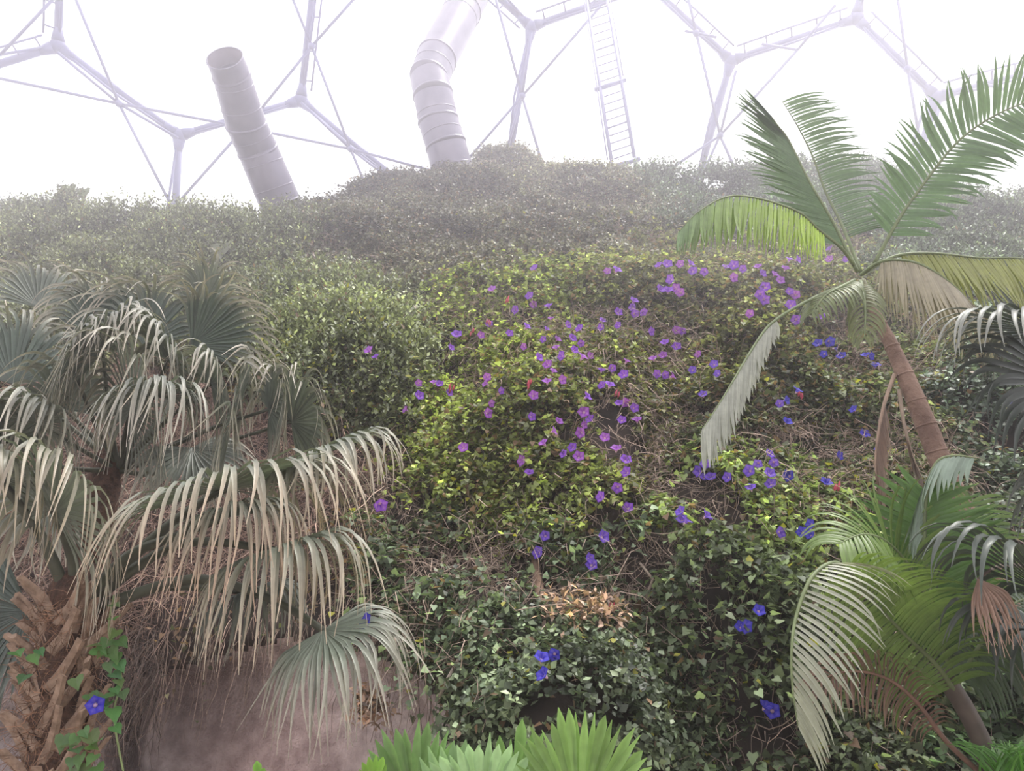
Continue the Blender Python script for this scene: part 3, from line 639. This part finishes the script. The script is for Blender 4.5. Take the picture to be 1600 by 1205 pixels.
def fan(palm, hub, tip, petiole, L, arc=150, nseg=42, split=.45, droop=1.6, colr=(.16, .19, .14), tipc=(.5, .38, .27), face=.5, separate=True, wmax=.045, jitter=.06, sharp=1, bright=1.0, petc=(.07, .075, .05), pr_=.016):
    H = V(*hub); T = V(*tip); a = (T-H).normalized(); cdir = toc(H)
    nrm = (Vector((0, 0, 1))*(1-face)+cdir*face); nrm = (nrm-a*nrm.dot(a))
    nrm = nrm.normalized() if nrm.length > .05 else a.orthogonal().normalized()
    sd2 = a.cross(nrm).normalized()
    PT = [V(*q) for q in petiole]+[H] if petiole else [H-a*.25, H]
    # smooth the petiole
    if len(PT) >= 3:
        q = []
        for i in range(len(PT)-1):
            p0, p1, p2, p3 = PT[max(i-1, 0)], PT[i], PT[i+1], PT[min(i+2, len(PT)-1)]
            for k in range(4):
                t = k/4; q.append(.5*((2*p1)+(p2-p0)*t+(2*p0-5*p1+4*p2-p3)*t*t+(-p0+3*p1-3*p2+p3)*t**3))
        PT = q+[PT[-1]]
    fr = MB().tube(PT, [pr_*(1.6-.8*i/(len(PT)-1)) for i in range(len(PT))], 7, petc).build('frond', M['petiole'], palm.root)
    A = math.radians(arc); st = 12; rest = MB(); allsep = separate and palm.n+nseg <= palm.limit
    for k in range(nseg):
        th = -A+2*A*k/(nseg-1); th += random.gauss(0, .012)
        edge = abs(th)/A; Ls = L*(1-.28*edge**2)*random.uniform(.9, 1.06)
        lift = .10*math.cos(k*PI)  # alternate pleats
        d = (a*math.cos(th)+sd2*math.sin(th)+nrm*(.22*math.cos(th)+lift*.15)).normalized()
        p = H.copy(); pts = [p.copy()]; dl = Ls/st; sp_l = split*random.uniform(.85, 1.15); kd = droop*random.uniform(.75, 1.3)
        wig = Vector((random.gauss(0, 1), random.gauss(0, 1), random.gauss(0, .3)))*jitter
        for i in range(st):
            f = (i+1)/st
            if f > sp_l: d = (d+DOWN*(kd*.30*min(1, ((f-sp_l)*5+.25)*sharp))+wig*f).normalized()
            else: d = (d+DOWN*.012).normalized()
            p = p+d*dl; pts.append(p.copy())
        dth = 2*A/(nseg-1); wi, co = [], []
        tone = random.uniform(.8, 1.25)*bright
        for i in range(st+1):
            f = i/st; r = f*Ls
            w_ = min(r*dth*1.12+.004, wmax) if f <= sp_l else wmax_at*max(0.0, 1-((f-sp_l)/(1-sp_l))**1.3)
            if f <= sp_l: wmax_at = w_
            wi.append(max(w_, .003)); g = max(0, (f-sp_l*.9)/(1-sp_l*.9))
            base = tuple(c*tone for c in colr); co.append(lerpc(base, tuple(c*tone for c in tipc), min(1, g*1.15)*random.uniform(.7, 1)))
        t0 = (-a*math.sin(th)+sd2*math.cos(th))
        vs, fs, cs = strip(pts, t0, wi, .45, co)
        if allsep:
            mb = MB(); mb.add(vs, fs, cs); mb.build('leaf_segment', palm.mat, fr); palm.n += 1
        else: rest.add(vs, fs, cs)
    if not allsep: rest.build('leaf_blade', palm.mat, fr, kind='stuff')
    return fr
def smooth_path(PT, k=6):
    q = []
    for i in range(len(PT)-1):
        p0, p1, p2, p3 = PT[max(i-1, 0)], PT[i], PT[i+1], PT[min(i+2, len(PT)-1)]
        for j in range(k):
            t = j/k; q.append(.5*((2*p1)+(p2-p0)*t+(2*p0-5*p1+4*p2-p3)*t*t+(-p0+3*p1-3*p2+p3)*t**3))
    return q+[PT[-1]]
def feather(palm, path, L, n=46, start=.18, colr=(.12, .2, .07), tipc=None, col_end=None, droop=.35, fwd=.45, wid=.028, sides=(1, -1), face=.9, rachc=(.16, .2, .09), separate=True, prof=None, cup=.15, dirs=None, rr=.012, label=None, jit=.06, hangmin=0, sidescale=(1, 1)):
    R_ = smooth_path([V(*q) for q in path]); m_ = len(R_)
    fr = MB().tube(R_, [rr*(1.35-1.1*i/(m_-1)) for i in range(m_)], 6, rachc).build('frond', M['petiole'], palm.root)
    if label: fr['label'] = label
    cum = [0]
    for i in range(1, m_): cum.append(cum[-1]+(R_[i]-R_[i-1]).length)
    tot = cum[-1]
    def at(s_):
        for i in range(1, m_):
            if cum[i] >= s_: f = (s_-cum[i-1])/max(1e-6, cum[i]-cum[i-1]); return R_[i-1].lerp(R_[i], f), (R_[i]-R_[i-1]).normalized()
        return R_[-1], (R_[-1]-R_[-2]).normalized()
    rest = MB(); allsep = separate and palm.n+n*len(sides) <= palm.limit
    for k in range(n):
        f = start+(1-start)*(k+.5)/n
        for si, sg in enumerate(sides):
            p, t = at(tot*min(1, f+random.gauss(0, .002))); cdir = toc(p)
            nrm = cdir*face+Vector((0, 0, 1))*(1-face); nrm = (nrm-t*nrm.dot(t)).normalized(); sd_ = t.cross(nrm)*sg
            g = (f-start)/(1-start); pf = prof(g) if prof else (math.sin(PI*min(1, .12+g*.80))**.6)
            Ls = L*pf*random.uniform(.93, 1.05)*sidescale[si]
            fw = fwd+.9*max(0, g-.8)*3
            if dirs: d = Vector(dirs(g, sg)).normalized()
            else: d = (sd_+t*fw-nrm*0+nrm*cup).normalized()
            st = 7; q = p.copy(); pts = [q.copy()]; wig = Vector((random.gauss(0, 1), random.gauss(0, 1), random.gauss(0, 1)))*jit
            for i in range(st):
                d = (d+DOWN*droop*(.25+.9*i/st)+wig*(i/st)).normalized(); q = q+d*(Ls/st); pts.append(q.copy())
            tone = random.uniform(.85, 1.18); c0 = lerpc(colr, col_end, g) if col_end else colr; c0 = tuple(c*tone for c in c0); c1 = tuple(c*tone for c in (tipc or colr)) if tipc else c0
            wi = [wid*.45, wid*.9, wid, wid*.97, wid*.88, wid*.7, wid*.42, .002]
            co = [lerpc(c0, c1, (i/st)**1.5) for i in range(st+1)]
            vs, fs, cs = strip(pts, t, wi, .3, co)
            if allsep: mb = MB(); mb.add(vs, fs, cs); mb.build('leaflet', palm.mat, fr); palm.n += 1
            else: rest.add(vs, fs, cs)
    if not allsep: rest.build('leaflets', palm.mat, fr, kind='stuff')
    return fr

# -- the fan palm behind, whose trunk is hidden by the one in front
GR = (.15, .17, .145); TAN = (.50, .44, .37)
pb = Palm('fan_palm', V(98, 1350, 5.0), 'taller grey green fan palm whose fronds rise behind the nearer fan palm', mat='fan')
MB().tube([V(95, 1500, 5.0), V(105, 1100, 5.0), V(140, 850, 5.0), V(175, 700, 5.0)], [.13, .13, .13, .1], 14).build('trunk', M['fibre'], pb.root)
BK = [  # hub, tip, L, arc, nseg, split, droop, face
 ((205, 640, 4.35), (200, 560, 3.9), .86, 165, 50, .5, 1.5, .6), ((365, 655, 4.45), (400, 590, 4.1), .80, 150, 46, .45, 1.6, .6),
 ((160, 545, 4.5), (150, 480, 4.2), .80, 130, 44, .45, 1.7, .6), ((262, 560, 4.6), (280, 500, 4.3), .82, 130, 44, .45, 1.6, .6),
 ((20, 600, 4.7), (30, 480, 4.8), .9, 75, 38, .5, 1.5, .75), ((155, 530, 5.1), (165, 400, 5.2), .8, 65, 34, .5, 1.5, .75),
 ((225, 540, 5.2), (245, 390, 5.3), .88, 65, 34, .5, 1.5, .75), ((300, 540, 5.2), (410, 470, 5.2), .78, 60, 34, .6, .8, .75),
 ((455, 660, 4.8), (530, 600, 4.6), .66, 110, 38, .5, 1.4, .7), ((10, 690, 4.4), (-30, 600, 4.1), .74, 130, 40, .45, 1.6, .6),
 ((100, 640, 4.7), (60, 560, 4.5), .70, 120, 38, .45, 1.6, .6), ((300, 700, 4.7), (330, 800, 4.6), .6, 110, 34, .5, .8, .7),
 ((110, 560, 4.4), (100, 500, 4.1), .7, 140, 46, .4, 1.8, .6), ((240, 620, 4.2), (260, 590, 3.9), .78, 110, 40, .35, 2., .5), ((60, 660, 4.3), (50, 610, 4.0), .7, 130, 42, .35, 1.9, .5), ((330, 600, 4.5), (360, 550, 4.3), .62, 130, 40, .4, 1.7, .6), ((420, 640, 4.6), (470, 590, 4.4), .6, 110, 36, .4, 1.8, .6),
 ((320, 470, 5.5), (350, 420, 5.5), .5, 100, 28, .6, 1.0, .8), ((60, 480, 5.3), (50, 400, 5.4), .6, 70, 28, .6, 1.1, .9), ((90, 760, 4.9), (60, 850, 4.8), .7, 120, 36, .5, .8, .7)]
for i, (h, t_, L, arc, n_, spl, dr, fc_) in enumerate(BK):
    mid = ((h[0]+185)/2, max(h[1]+40, 660), (h[2]+5)/2)
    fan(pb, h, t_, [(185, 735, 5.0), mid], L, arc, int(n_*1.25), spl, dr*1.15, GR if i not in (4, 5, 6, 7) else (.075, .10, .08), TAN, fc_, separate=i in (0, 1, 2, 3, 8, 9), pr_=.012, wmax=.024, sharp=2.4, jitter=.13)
# -- the near fan palm
pf = Palm('fan_palm', V(105, 1350, 4.0), 'nearer fan palm with a trunk of crossed brown leaf bases', mat='fan')
trp = [(70, 1500, 4.1), (85, 1250, 4.1), (98, 1120, 4.1), (112, 1010, 4.12), (122, 940, 4.15)]
TP = smooth_path([V(*q) for q in trp], 5)
tr_ = MB().tube(TP, [.14+.008*math.sin(i*2.1) for i in range(len(TP))], 18).build('trunk', M['fibre'], pf.root)
MB().ball(V(120, 935, 4.15), .15, 14, 8, (1, 1, 1.3)).build('crown_shaft', M['fibre'], pf.root)
# crossed leaf bases round the trunk
axis_t = (TP[-1]-TP[0]).normalized(); ax_x = Vector((1, 0, 0)); ax_y = axis_t.cross(ax_x).normalized(); ax_x = ax_y.cross(axis_t).normalized()
Ltr = (TP[-1]-TP[0]).length; nb_boot = 0
def tp_at(s_): f = min(.9999, max(0, s_))*(len(TP)-1); i = int(f); return TP[i].lerp(TP[min(i+1, len(TP)-1)], f-i)
for row in range(15):
    for kk in range(6):
        q = 2*PI*(kk+.5*(row % 2))/6+random.gauss(0, .16); s_ = (row+.5)/15.4+random.gauss(0, .006)
        outv = ax_x*math.cos(q)+ax_y*math.sin(q)
        if outv.y > .45: continue
        tan_ = axis_t.cross(outv).normalized(); lean = (.62 if (row+kk) % 2 else -.62)+random.gauss(0, .22)
        c0 = tp_at(s_)+outv*.125; dr_ = (axis_t+tan_*lean+outv*.22).normalized(); hl = random.uniform(.17, .27)
        wv = dr_.cross(outv).normalized(); w_ = random.uniform(.045, .072)
        mb = MB(); vs = []
        for j, (u, ww, th) in enumerate([(-.25, 1.35, .018), (.2, 1.05, .022), (.6, .85, .022), (1.0, .78, .018)]):
            c = c0+dr_*(hl*u)+outv*(.075*u*u)
            for a_, b_ in ((-1, 0), (-.55, 1), (.55, 1), (1, 0), (0, -.6)): vs.append(c+wv*(w_*.5*ww*a_)+outv*(th*b_))
        fs = [(i*5+k, i*5+(k+1) % 5, (i+1)*5+(k+1) % 5, (i+1)*5+k) for i in range(3) for k in range(5)]+[(4, 3, 2, 1, 0), (15, 16, 17, 18, 19)]
        mb.add(vs, fs); mb.build('leaf_base', M['boot'], tr_, smooth=False)
n_ = 1300; qs = rng.uniform(PI*.95, PI*2.05, n_); ss = rng.uniform(0, 1.0, n_)
p = np.array([tp_at(s_)+(ax_x*math.cos(q)-ax_y*abs(math.sin(q))*(1 if ax_y.y > 0 else -1))*.14 for q, s_ in zip(qs, ss)]); nn_ = norm(np.array([(math.cos(q), -abs(math.sin(q)), 0) for q in qs]))
stems_mesh('fibres', p, nn_, .16, .0022, (.26, .14, .085), pf.root, True, 4, .4, .0, .6)
FR = [  # near fronds: hub, tip, petiole, L, arc, nseg, split, droop, face, tipc
 ((85, 800, 3.75), (70, 700, 3.35), [(118, 930, 4.1), (112, 870, 4.0)], .92, 140, 46, .42, 1.9, .5, (.52, .42, .33)),
 ((345, 765, 3.95), (470, 740, 3.55), [(135, 935, 4.1), (190, 885, 4.05), (270, 815, 4.0)], 1.10, 120, 50, .55, 1.7, .35, (.55, .42, .31)),
 ((350, 810, 3.8), (430, 780, 3.4), [(128, 945, 4.05), (200, 870, 3.95), (270, 840, 3.9)], .86, 85, 42, .35, 2.0, .4, (.58, .40, .29)),
 ((385, 925, 4.4), (440, 930, 4.1), [(150, 960, 4.2), (250, 918, 4.4)], .62, 130, 40, .35, 1.6, .5, (.22, .21, .17)),
 ((505, 985, 3.9), (570, 1030, 3.7), [(150, 950, 4.1), (300, 905, 4.3), (420, 935, 4.1)], .72, 95, 44, .4, 1.0, .6, (.36, .31, .25)),
 ((430, 860, 3.9), (500, 860, 3.6), [(140, 940, 4.1), (280, 850, 4.1)], .86, 130, 44, .40, 1.9, .45, (.5, .4, .3)),
 ((-5, 745, 3.7), (-20, 700, 3.4), [(105, 930, 4.1), (60, 830, 3.9)], .75, 130, 36, .35, 1.8, .5, (.52, .42, .33)),
 ((45, 955, 4.3), (-30, 985, 4.3), [(95, 950, 4.2)], .62, 80, 36, .7, .7, .8, (.13, .15, .13)),
 ((480, 720, 4.3), (560, 700, 4.0), [(140, 930, 4.15), (320, 780, 4.3)], .85, 80, 34, .55, 1.7, .45, (.5, .42, .32))]
for i, (h, t_, pe, L, arc, n_, spl, dr, fc_, tc_) in enumerate(FR):
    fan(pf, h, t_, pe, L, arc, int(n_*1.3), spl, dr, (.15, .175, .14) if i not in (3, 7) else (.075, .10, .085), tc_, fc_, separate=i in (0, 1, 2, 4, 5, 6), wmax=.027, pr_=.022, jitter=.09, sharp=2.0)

# -- vine with heart leaves climbing the fan palm trunk
cv = MB(); path = [V(200, 1240, 3.85), V(178, 1120, 3.85), V(190, 1060, 3.87), V(170, 990, 3.88), V(178, 930, 3.9)]
sp2 = smooth_path(path, 6); cvn = cv.tube(sp2, .005, 5, (.2, .25, .1)).build('climbing_vine', M['petiole'], None, label='bright heart leaved vine climbing the right side of the crossed bark trunk', cat='vine')
def heart(parent, p, s_, d, nrm, colr, name='leaf', tilt=0):
    d = d.normalized(); sd_ = d.cross(nrm).normalized(); n2_ = sd_.cross(d)
    T = [(0, 0, 0), (-.16, .22, .02), (-.02, .46, .06), (.35, .42, .06), (.72, .16, 0), (1.05, 0, -.08), (.4, 0, -.03)]
    vs = [p+(d*a_+sd_*b_+n2_*c_)*s_ for a_, b_, c_ in T]+[p+(d*a_-sd_*b_+n2_*c_)*s_ for a_, b_, c_ in T[1:5]]
    fs = [(0, 6, 2, 1), (6, 3, 2), (6, 5, 4, 3), (0, 7, 8, 6), (6, 8, 9), (6, 9, 10, 5)]
    mb = MB(); mb.add(vs, fs, colr); return mb.build(name, M['vine'], parent, smooth=False)
LV = [(178,965),(182,985),(170,1000),(172,1012),(164,1018),(180,1022),(158,1008),(150,1012),(186,1035),(170,1035),(176,1052),(184,1062),(178,1075),(190,1080),(180,1085),(150,1085),(158,1092),(170,1098),(140,1085),(176,1108),(178,1135),
      (130,1140),(140,1146),(104,1162),(100,1150),(118,1170),(126,1180),(112,1185),(140,1165),(148,1180),(135,1195),(150,1198),(120,1150),(142,1215),(60,1015),(52,1022),(24,1018),(40,1055),(118,1060),(185,1000),(176,945),(150,1160),(130,1205),(115,1200)]
for x, y in LV:
    p = V(x, y, 3.78 if x > 60 else 3.85); s_ = random.uniform(.055, .09)
    heart(cvn, p, s_, Vector((random.gauss(.4, .5), -.5, random.gauss(-.5, .3))), Vector((random.gauss(0, .3), -.6, .9)), tuple(c*random.uniform(.75, 1.2) for c in (.11, .22, .075)))
o = protos[3][0].copy(); COL.objects.link(o); th = protos[3][1].copy(); COL.objects.link(th); th.parent = o
o.location = V(149, 1102, 3.72); o.rotation_euler = toc(o.location).to_track_quat('Z', 'Y').to_euler(); o.scale = (.85,)*3
tag(o, 'deep blue flower on the vine that climbs the fan palm trunk', 'flower', 'purple and blue morning glory flowers')
# big heart leaves above the crest shrub at the left
for (x, y, s_, lab) in ((108, 305, .30, 'big heart shaped leaf pair standing above the left crest'), (132, 310, .24, 'single heart shaped leaf on the left crest, right of the leaf pair')):
    p = V(x, y-14, 12.2); h_ = heart(None, p, s_*1.1, Vector((.1, -.1, -1)), Vector((0, -1, .2)), (.14, .16, .09), 'broad_leaf'); tag(h_, lab, 'leaf')
    MB().tube([p+Vector((0, 0, -.5)), p+Vector((0, .1, 0))], .012, 5, (.2, .2, .12)).build('leaf_stalk', M['petiole'], h_)
for (x, y, s_, lab) in ((312, 385, .42, 'largest pale heart shaped leaf in the shrub behind the fan palm top'), (348, 395, .34, 'pale folded leaf beside the largest heart shaped leaf')):
    p = V(x, y-12, float(surf(x, y))-.5); h_ = heart(None, p, s_, Vector((.15, -.4, -1)), Vector((0, -1, .5)), (.22, .23, .17), 'broad_leaf'); tag(h_, lab, 'leaf')

# -- tall feather palm at the right
pa = Palm('feather_palm', V(1600, 1300, 5.1), 'tall feather palm with a slanting reddish brown trunk', mat='palm')
tp = smooth_path([V(*q) for q in [(1342, 440, 5.2), (1362, 480, 5.2), (1388, 530, 5.15), (1420, 600, 5.1), (1447, 665, 5.1), (1475, 735, 5.1), (1512, 815, 5.1), (1548, 890, 5.1), (1600, 1020, 5.1), (1690, 1300, 5.1)]], 5)
rads = np.interp(np.linspace(0, 1, len(tp)), [0, .1, .2, .32, .42, .6, 1], [.026, .034, .045, .062, .07, .075, .085])
trk = MB().tube(tp, list(rads), 14).build('trunk', M['trunk'], pa.root)
for i in range(8, len(tp)-12, 3):
    d = (tp[i+1]-tp[i]).normalized(); MB().tube([tp[i]-d*.006, tp[i]+d*.006], float(rads[i])+.004, 14).build('leaf_scar', M['trunk'], trk)
MB().tube(tp[:7], [.05, .048, .045, .042, .04, .037, .034], 12, (.22, .22, .12)).build('crownshaft', M['petiole'], pa.root)
GN = (.115, .19, .085)
feather(pa, [(1340, 425, 5.2), (1300, 345, 5.2), (1264, 283, 5.15), (1232, 219, 5.1), (1215, 196, 5.0), (1204, 180, 4.95)], .54, 68, .16, GN, None, None, .05, .55, .028, sides=(1,), dirs=lambda g, sg: (-.9+.45*g, -.15, .10+.45*g), prof=lambda g: .6+.55*math.sin(PI*min(1, g*.9))-.35*max(0, g-.8)*3, label='feather frond rising up left against the bright sky')
feather(pa, [(1345, 425, 5.25), (1315, 350, 5.4), (1290, 300, 5.5), (1270, 245, 5.5), (1245, 195, 5.45), (1222, 158, 5.4)], .62, 60, .2, GN, None, None, .17, .35, .024, sides=(1,), dirs=lambda g, sg: (1, -.2, .42), prof=lambda g: .9-.25*g-.3*max(0, .15-g), label='feather frond with leaflets combed out to the right against the sky')
feather(pa, [(1366, 412, 5.2), (1400, 350, 5.1), (1428, 308, 5.05), (1492, 226, 4.9), (1550, 183, 4.8), (1610, 158, 4.7), (1660, 150, 4.7)], .50, 52, .12, (.12, .20, .095), None, None, .10, .5, .034, jit=.09, label='feather frond rising up right')
feather(pa, [(1335, 415, 5.2), (1314, 387, 5.1), (1278, 358, 5.0), (1250, 333, 4.9), (1193, 312, 4.75), (1139, 307, 4.65), (1093, 330, 4.6), (1061, 362, 4.6)], .46, 52, .2, (.40, .55, .07), None, (.16, .24, .12), .2, .35, .022, dirs=lambda g, sg: (-.25, -.25 if sg > 0 else .15, -1 if sg > 0 else -.8), label='bright lime frond arching left with hanging leaflets')  # backlit glow put into the leaf colour, strongest near the crown
feather(pa, [(1345, 430, 5.15), (1370, 412, 5.0), (1400, 406, 4.85), (1443, 415, 4.75), (1496, 451, 4.7), (1532, 498, 4.7)], .62, 48, .18, (.34, .30, .22), (.38, .34, .24), None, .28, .35, .02, dirs=lambda g, sg: (-.4+1.15*g, -.3 if sg > 0 else .1, -1), label='pale tan frond arching right with hanging leaflets')
feather(pa, [(1352, 425, 5.2), (1400, 400, 5.2), (1460, 396, 5.2), (1530, 403, 5.2), (1600, 404, 5.2), (1680, 420, 5.2)], .50, 60, .2, (.27, .29, .08), None, None, .2, .3, .022, dirs=lambda g, sg: (.25, -.25 if sg > 0 else .15, -1 if sg > 0 else -.8), separate=False)
def p6(g, sg): return (-.35+.1*g, -.35, -1) if sg > 0 else (.25, -.1, -1)
feather(pa, [(1336, 440, 5.15), (1284, 460, 5.0), (1242, 481, 4.9), (1212, 500, 4.85), (1192, 520, 4.8), (1165, 562, 4.7), (1138, 608, 4.6), (1115, 645, 4.55), (1098, 670, 4.5)], .40, 44, .44, (.36, .37, .32), None, None, .35, .3, .03, dirs=p6, sidescale=(1, .62), prof=lambda g: .35+.65*math.sin(PI*min(1, .1+g*.6)), label='silvery drooping frond hanging left of the trunk')
feather(pa, [(1335, 438, 5.1), (1315, 448, 4.95), (1290, 462, 4.9), (1268, 490, 4.9)], .30, 20, .1, (.13, .16, .06), None, None, .5, .4, .02, face=.4, separate=False)
feather(pa, [(1345, 440, 5.1), (1350, 465, 4.9), (1352, 500, 4.85), (1350, 530, 4.85)], .25, 16, .1, (.15, .17, .07), None, None, .6, .4, .02, face=.4, separate=False)
feather(pa, [(1398, 585, 5.1), (1382, 630, 5.0), (1372, 680, 4.95), (1368, 730, 4.95), (1378, 790, 4.95)], .34, 30, .3, (.20, .125, .09), (.30, .2, .15), None, .9, .8, .014, dirs=lambda g, sg: (.12*sg, -.05, -1), separate=False, rachc=(.3, .2, .14), label='dead brown frond hanging straight down from the trunk')
feather(pa, [(1405, 610, 5.1), (1412, 660, 5.0), (1425, 710, 5.0), (1440, 745, 5.0)], .2, 12, .4, (.16, .11, .085), None, None, .9, .8, .012, dirs=lambda g, sg: (.1*sg, -.05, -1), separate=False, rachc=(.3, .22, .16))

# -- low feather palm at the lower right
pq = Palm('feather_palm', V(1560, 1400, 4.4), 'low bright green feather palm below the slanting trunk', mat='palm')
MB().tube(smooth_path([V(1470, 1050, 4.4), V(1512, 1115, 4.4), V(1545, 1200, 4.4), V(1570, 1400, 4.4)], 4), [.05-.0*i for i in range(13)], 10, (.10, .075, .06)).build('trunk', M['petiole'], pq.root)
LG = (.14, .23, .055)
def q1d(g, sg):
    if g < .42: return (.5*sg+.1, -.2, .75 if sg > 0 else -.6)
    return (.85, -.3, -.55+.4*g*0) if sg > 0 else (.5, -.4, -1)
feather(pq, [(1500, 1095, 4.4), (1467, 1044, 4.3), (1414, 992, 4.15), (1361, 935, 4.0), (1325, 893, 3.9)], .50, 40, .08, LG, None, (.17, .25, .06), .28, .35, .024, jit=.04, label='bright green frond leaning left')
fq = feather(pq, [(1361, 935, 4.0), (1325, 893, 3.9), (1300, 880, 3.85), (1268, 903, 3.75), (1245, 960, 3.7), (1237, 1014, 3.65), (1238, 1071, 3.65), (1247, 1135, 3.65)], .46, 32, .2, (.36, .37, .29), None, None, .22, .3, .021, sides=(1,), dirs=lambda g, sg: (.75-.45*g, -.35, .05-.85*g), prof=lambda g: .75+.25*math.sin(PI*g)-.25*g, label='silver grey outer half of the frond bending down to the left')  # sky gloss painted in as a paler leaf colour
feather(pq, [(1490, 1060, 4.4), (1465, 980, 4.35), (1450, 900, 4.3), (1443, 830, 4.25), (1447, 770, 4.2)], .46, 42, .15, (.09, .18, .045), None, None, .02, .5, .026, label='upright dark green frond in front of the trunk')
feather(pq, [(1443, 850, 4.25), (1446, 780, 4.2), (1462, 725, 4.15), (1490, 712, 4.1), (1525, 716, 4.05)], .36, 26, .1, (.26, .33, .27), None, None, .3, .3, .03, sides=(-1,), dirs=lambda g, sg: (-.8, -.2, -.75), separate=False, label='silvery folded tip of the upright frond')
feather(pq, [(1495, 1060, 4.5), (1470, 990, 4.4), (1430, 900, 4.3), (1390, 850, 4.2), (1350, 835, 4.1), (1310, 850, 4.05)], .50, 42, .2, (.15, .23, .055), None, None, .35, .4, .024, face=.6, separate=False)
feather(pq, [(1500, 1060, 4.5), (1490, 960, 4.5), (1500, 860, 4.5), (1520, 780, 4.5)], .42, 30, .1, (.14, .22, .05), None, None, .15, .5, .024, separate=False)
feather(pq, [(1540, 1215, 4.4), (1480, 1160, 4.3), (1430, 1095, 4.2), (1380, 1058, 4.1), (1320, 1050, 4.0), (1262, 1072, 3.95)], .24, 40, .3, (.16, .085, .065), (.24, .15, .11), None, .5, .6, .012, separate=False, rachc=(.2, .11, .08), label='dead reddish brown frond arching low')
feather(pq, [(1490, 1080, 4.4), (1530, 1010, 4.3), (1575, 950, 4.2), (1620, 930, 4.2)], .46, 30, .1, (.06, .09, .05), None, None, .6, .3, .022, face=.4, separate=False)

# -- dark fan palm whose fronds reach in from the right edge
pc = Palm('fan_palm', V(1760, 1300, 4.0), 'dark fan palm reaching in from the right edge with drooping grey tips', mat='fan')
MB().tube([V(1800, 1500, 4.2), V(1790, 1000, 4.2), V(1780, 700, 4.2)], .09, 12).build('trunk', M['fibre'], pc.root)
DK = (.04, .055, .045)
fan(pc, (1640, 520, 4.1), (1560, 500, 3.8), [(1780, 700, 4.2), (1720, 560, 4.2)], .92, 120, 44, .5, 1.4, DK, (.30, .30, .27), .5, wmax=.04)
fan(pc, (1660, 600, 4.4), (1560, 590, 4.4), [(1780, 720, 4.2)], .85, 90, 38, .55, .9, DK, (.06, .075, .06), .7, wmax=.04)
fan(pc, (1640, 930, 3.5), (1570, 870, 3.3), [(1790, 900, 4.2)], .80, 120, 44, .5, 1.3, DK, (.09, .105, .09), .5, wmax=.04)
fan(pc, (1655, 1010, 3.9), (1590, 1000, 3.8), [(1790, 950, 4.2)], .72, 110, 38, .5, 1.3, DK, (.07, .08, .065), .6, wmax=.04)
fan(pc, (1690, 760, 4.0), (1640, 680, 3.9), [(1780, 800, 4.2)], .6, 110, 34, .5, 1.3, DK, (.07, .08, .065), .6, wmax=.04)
# withered brown leaf caught in front of it
pd = Palm('dead_frond', V(1600, 905, 3.7), 'withered pinkish brown frond bunch caught in front of the dark fan leaves', cat='dead frond', mat='fan')
fan(pd, (1528, 905, 3.75), (1555, 950, 3.65), [(1600, 885, 3.9), (1560, 885, 3.8)], .42, 32, 22, .4, 1.1, (.33, .20, .15), (.40, .26, .2), .8, wmax=.022, petc=(.14, .1, .08), pr_=.008)

# -- low grassy plant in the lower right corner
gr = MB(); gp = V(1590, 1210, 4.2); root = empty('grassy_plant', gp, label='bright green grassy tuft in the lower right corner', cat='plant')
for i in range(90):
    q = random.uniform(0, 6.28); b0 = gp+Vector((random.gauss(0, .09), random.gauss(0, .06), -.1)); d = Vector((math.cos(q)*.5, math.sin(q)*.5, 1.0)).normalized(); pts = [b0.copy()]; p = b0.copy()
    for j in range(7): d = (d+DOWN*.16*j*.4).normalized(); p = p+d*.052; pts.append(p.copy())
    tn = random.uniform(.7, 1.3); c = (.12*tn, .30*tn, .05*tn); vs, fs, cs = strip(pts, d.cross(Vector((0, -1, .2))), [.010, .013, .014, .013, .011, .008, .005, .001], .3, [c]*8)
    mb = MB(); mb.add(vs, fs, cs); mb.build('blade', M['young'], root)

# -- small bright fan leaves at the bottom edge, each a plant on its own stalk
YG = (.17, .29, .11)
SM = [(650, 1262, 3.5, (655, 1180, 3.5), .40, 55, 18, YG, 'darker green young fan leaf, leftmost large one at the bottom edge'),
      (712, 1275, 3.4, (705, 1200, 3.4), .36, 38, 10, (.25, .38, .20), 'narrow pale young fan leaf between two broad ones at the bottom edge'),
      (752, 1262, 3.3, (750, 1190, 3.25), .37, 52, 17, (.28, .42, .25), 'broad pale mint young fan leaf at the bottom edge'),
      (800, 1290, 3.4, (835, 1190, 3.4), .46, 34, 12, (.18, .30, .10), 'tall narrow young fan leaf with a pointed dark blade at the bottom edge'),
      (905, 1268, 3.2, (915, 1160, 3.2), .42, 62, 26, (.21, .34, .11), 'widest yellow green young fan leaf at the bottom edge'),
      (585, 1235, 3.4, (582, 1190, 3.4), .15, 30, 6, (.22, .40, .07), 'tiny yellow green leaf tip left of the young fan leaves'),
      (404, 1225, 3.6, (401, 1190, 3.6), .09, 24, 3, (.2, .42, .07), 'single tiny green leaf tip in front of the rock face')]
for (x, y, Y, t_, L, arc, n_, c, lab) in SM:
    y += 22 if L > .2 else 0; t_ = (t_[0], t_[1]+(22 if L > .2 else 0), t_[2])
    pz = Palm('young_fan_palm', V(x, y+60, Y), lab, cat='young palm', mat='young')
    fan(pz, (x, y, Y), t_, [(x+3, y+160, Y)], L, arc, n_, .8, .08, c, tuple(k*1.15 for k in c), .85, wmax=.05, jitter=.015, petc=(.15, .25, .07), pr_=.008)
